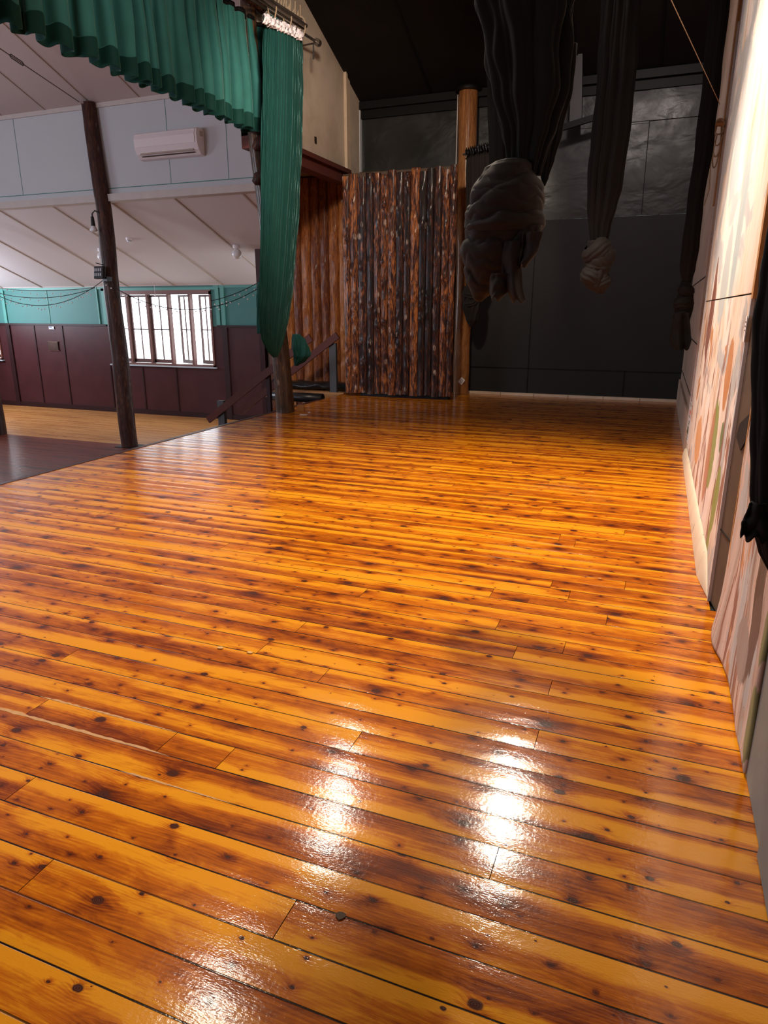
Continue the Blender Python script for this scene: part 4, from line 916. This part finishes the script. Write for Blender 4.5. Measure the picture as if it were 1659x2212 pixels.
K6Y = 1.75
k6 = thing('black_stage_curtain', 'blurry black curtain close to the camera, cut off by the right edge of the photo', 'curtain', onY(1700, 800, K6Y))
gathered([(-150, 1720, 1900), (200, 1700, 1860), (420, 1672, 1850), (520, 1650, 1840), (600, 1636, 1830), (700, 1622, 1820), (760, 1621, 1810), (900, 1618, 1800), (1000, 1618, 1790), (1080, 1616, 1785), (1150, 1622, 1780), (1200, 1636, 1770), (1240, 1658, 1750), (1262, 1690, 1730)], K6Y, .55, 5, .22, 81, 'hanging_cloth', 'black_cloth', k6, 70, 140, False, .3, .8)
m = MB(); flap(m, [(1085, 1618, 1660), (1120, 1606, 1662), (1150, 1597, 1660), (1166, 1598, 1650)], K6Y - .03, .01, 0.0); m.build('tail', M['black_cloth'], k6, smooth=180, solid=.006, sub=1)

# pipes that carry the curtains, above the frame
def pipe(Y, z, x0, x1, label):
    t = thing('curtain_pipe', label, 'pipe', ((x0 + x1) / 2, Y, z), 'curtain pipes above the stage')
    MB().tube([(x0, Y, z), (x1, Y, z)], .024, 10).build('tube', M['dark_steel'], t, smooth=True)
    for xx in (x0 + .15, x1 - .1): MB().tube([(xx, Y, z), (xx, Y, roofz(Y))], .006, 6).build('hanger', M['dark_steel'], t)

zt = [onY(1140, -620, K1Y).z, onY(1350, -160, K2Y).z, onY(1077, -60, 9.8).z]
pipe(K1Y, zt[0] + .02, -3.2, .35, 'steel curtain pipe high above the stage, nearest the camera')
pipe(K2Y, zt[1] + .02, -3.2, .35, 'steel curtain pipe high above mid-stage')
# ------------------------------------------------------------------ bar, rope, signs
fr = thing('steel_bracket', 'black steel bracket frame high on the glossy black wall between the two knotted curtains', 'bracket', (-1.6, 12.5, 4.4))
a, b = onY(1213, 279, 12.5), onY(1300, 246, 12.5); a.y = 12.45; b.y = 12.9
MB().beam(onY(1213, 276, 12.5), onY(1300, 249, 12.5), .06, .09).build('bar', M['black_trim'], fr)
MB().beam(onY(1248, 95, 12.55), onY(1246, 262, 12.55), .16, .12, up=(0, 1, 0)).build('upright', M['grey_paint'], fr)
MB().beam(onY(1238, 140, 12.5), onY(1233, 264, 12.5), .04, .03, up=(0, 1, 0)).build('edge_strip', M['grey_paint'], fr)
rp = thing('rigging_rope', 'thin brown rope running slanting down to the edge of the painted right wall', 'rope', (.3, 7.6, 3.3))
A = onY(1555, 225, 8.2); A.x = min(A.x, RX - .02); B = onY(1450, 0, 6.4); MB().tube([A, B, B + (B - A) * .8], .0035, 6).build('line', M['rope'], rp)
cl = thing('rope_cleat', 'wooden cleat with coiled pale rope at the edge of the painted right wall', 'rope', (.38, 8.4, 3.1))
c = onY(1547, 268, 8.35); 
MB().tube([c + Vector((-.07, 0, .01)), c + Vector((.08, 0, -.005))], [.022, .026], 8).build('cleat_peg', M['timber'], cl, smooth=True)
m = MB()
for k in range(4):
    ln = .14 + .10 * k
    m.tube([c + Vector((.03 - .05 * math.sin(a) * (1 - .12 * k), .01 * k - .02, -ln / 2 + .04 - ln / 2 * math.cos(a))) for a in [2 * PI * i / 18 for i in range(19)]], .008, 6)
m.tube([c + Vector((.02, 0, -.1)), c + Vector((-.01, 0, -.35)), c + Vector((.01, 0, -.6)), c + Vector((-.02, 0, -.75))], .008, 6)
m.build('rope_coil', M['rope'], cl, smooth=True)

def onwall(y0, y1, z0, z1, m, x=RX - .006, t=.003): m.box(x - t, x, y0, y1, z0, z1)
nt = thing('safety_notice', 'white notice with a red square and dark green patch low on the painted right wall', 'notice', (RX, 8.1, .3))
def np_(u, v): return (8.30 - .34 * u, .16 + .42 * v)     # u 0..1 away from the far edge, v 0..1 up
def npatch(name, mat, rects, t=.005):
    m = MB()
    for u0, u1, v0, v1 in rects:
        y0, z0 = np_(u0, v0); y1, z1 = np_(u1, v1); m.box(RX - .002 - t, RX - .001, min(y0, y1), max(y0, y1), z0, z1)
    return m.build(name, M[mat], nt)
npatch('sheet', 'paper', [(0, 1, 0, 1)], .003)
npatch('red_square', 'red_ink', [(.25, .72, .70, .80)])
npatch('dark_patch', 'olive_ink', [(.12, .85, .18, .38), (.45, .8, .44, .54)])
npatch('symbols', 'black_ink', [(.1, .22, .92, .96), (.5, .62, .90, .95), (.8, .92, .84, .89), (.1, .25, .62, .645), (.3, .42, .62, .645), (.5, .7, .62, .645), (.75, .9, .62, .645), (.2, .3, .1, .13), (.5, .6, .11, .14), (.15, .3, .03, .06), (.45, .58, .03, .06)])
lb = thing('paper_label', 'narrow white paper label at the near edge of the painted right wall', 'label', (RX, 3.9, 1.5))
q0 = onX(1604, 682, RX - .02); q1 = onX(1604, 720, RX - .02)
MB().box(RX - .016, RX - .013, 3.885, 3.935, q1.z - .04, q0.z).build('sheet', M['paper'], lb)
m = MB()
for k in range(3): m.box(RX - .018, RX - .016, 3.895, 3.925, q0.z - .03 - .02 * k, q0.z - .026 - .02 * k)
m.build('print', M['maroon_trim'], lb)
tg = thing('paper_tag', 'small tilted white paper tag pinned low on the light brown timber post', 'tag', onY(997, 823, 12.62))
c = onY(997, 823, 12.635); u = Vector((.035, 0, -.03)); v = Vector((.035, 0, .045))
MB().obox(c, u, v, (0, .002, 0)).build('card', M['paper'], tg)
m = MB()
for k in (-1, 0, 1): m.obox(c + v * .4 * k + Vector((0, -.003, 0)), u * .6, v * .05, (0, .001, 0))
m.build('print', M['black_ink'], tg)
m = MB(); 
sp = onX(681, 303, WX + .1)
tag(MB().box(WX + .1, WX + .112, sp.y - .03, sp.y + .03, sp.z - .05, sp.z + .05).build('wall_stain', M['brass']), 'small dark mark of old fixings on the cream wall', 'wall fixing')

# ------------------------------------------------------------------ outside
tr = thing('garden_tree', 'leafy tree branches showing at the top of the bright hall window', 'tree', (-14.6, 19.5, -1.1))
r = random.Random(9); m = MB()
for k in range(420):
    c = Vector((-14.8 + r.gauss(0, .8) - .5, 19.5 + r.gauss(0, .5), 2.12 + abs(r.gauss(0, .30)) + .06 * math.sin(k))); a = Vector((r.gauss(0, 1), r.gauss(0, 1), r.gauss(0, 1))).normalized() * .055; b = a.orthogonal().normalized() * .028
    m.add([c - a, c + b, c + a, c - b], [(0, 1, 2, 3)])
m.build('foliage', M['leaf'], tr)
MB().tube([(-18.6, 19.5, -1.1), (-18.7, 19.5, 1.4), (-17.2, 19.5, 2.6), (-15.0, 19.5, 2.7)], [.12, .09, .06, .02], 10).build('stem', M['bark'], tr, smooth=True)
struct(MB().box(-40, 0, 14.7, 60, -1.4, -1.2).build('ground', simple('outside_ground', (.55, .55, .52), .8)))
bpy.context.view_layer.update()
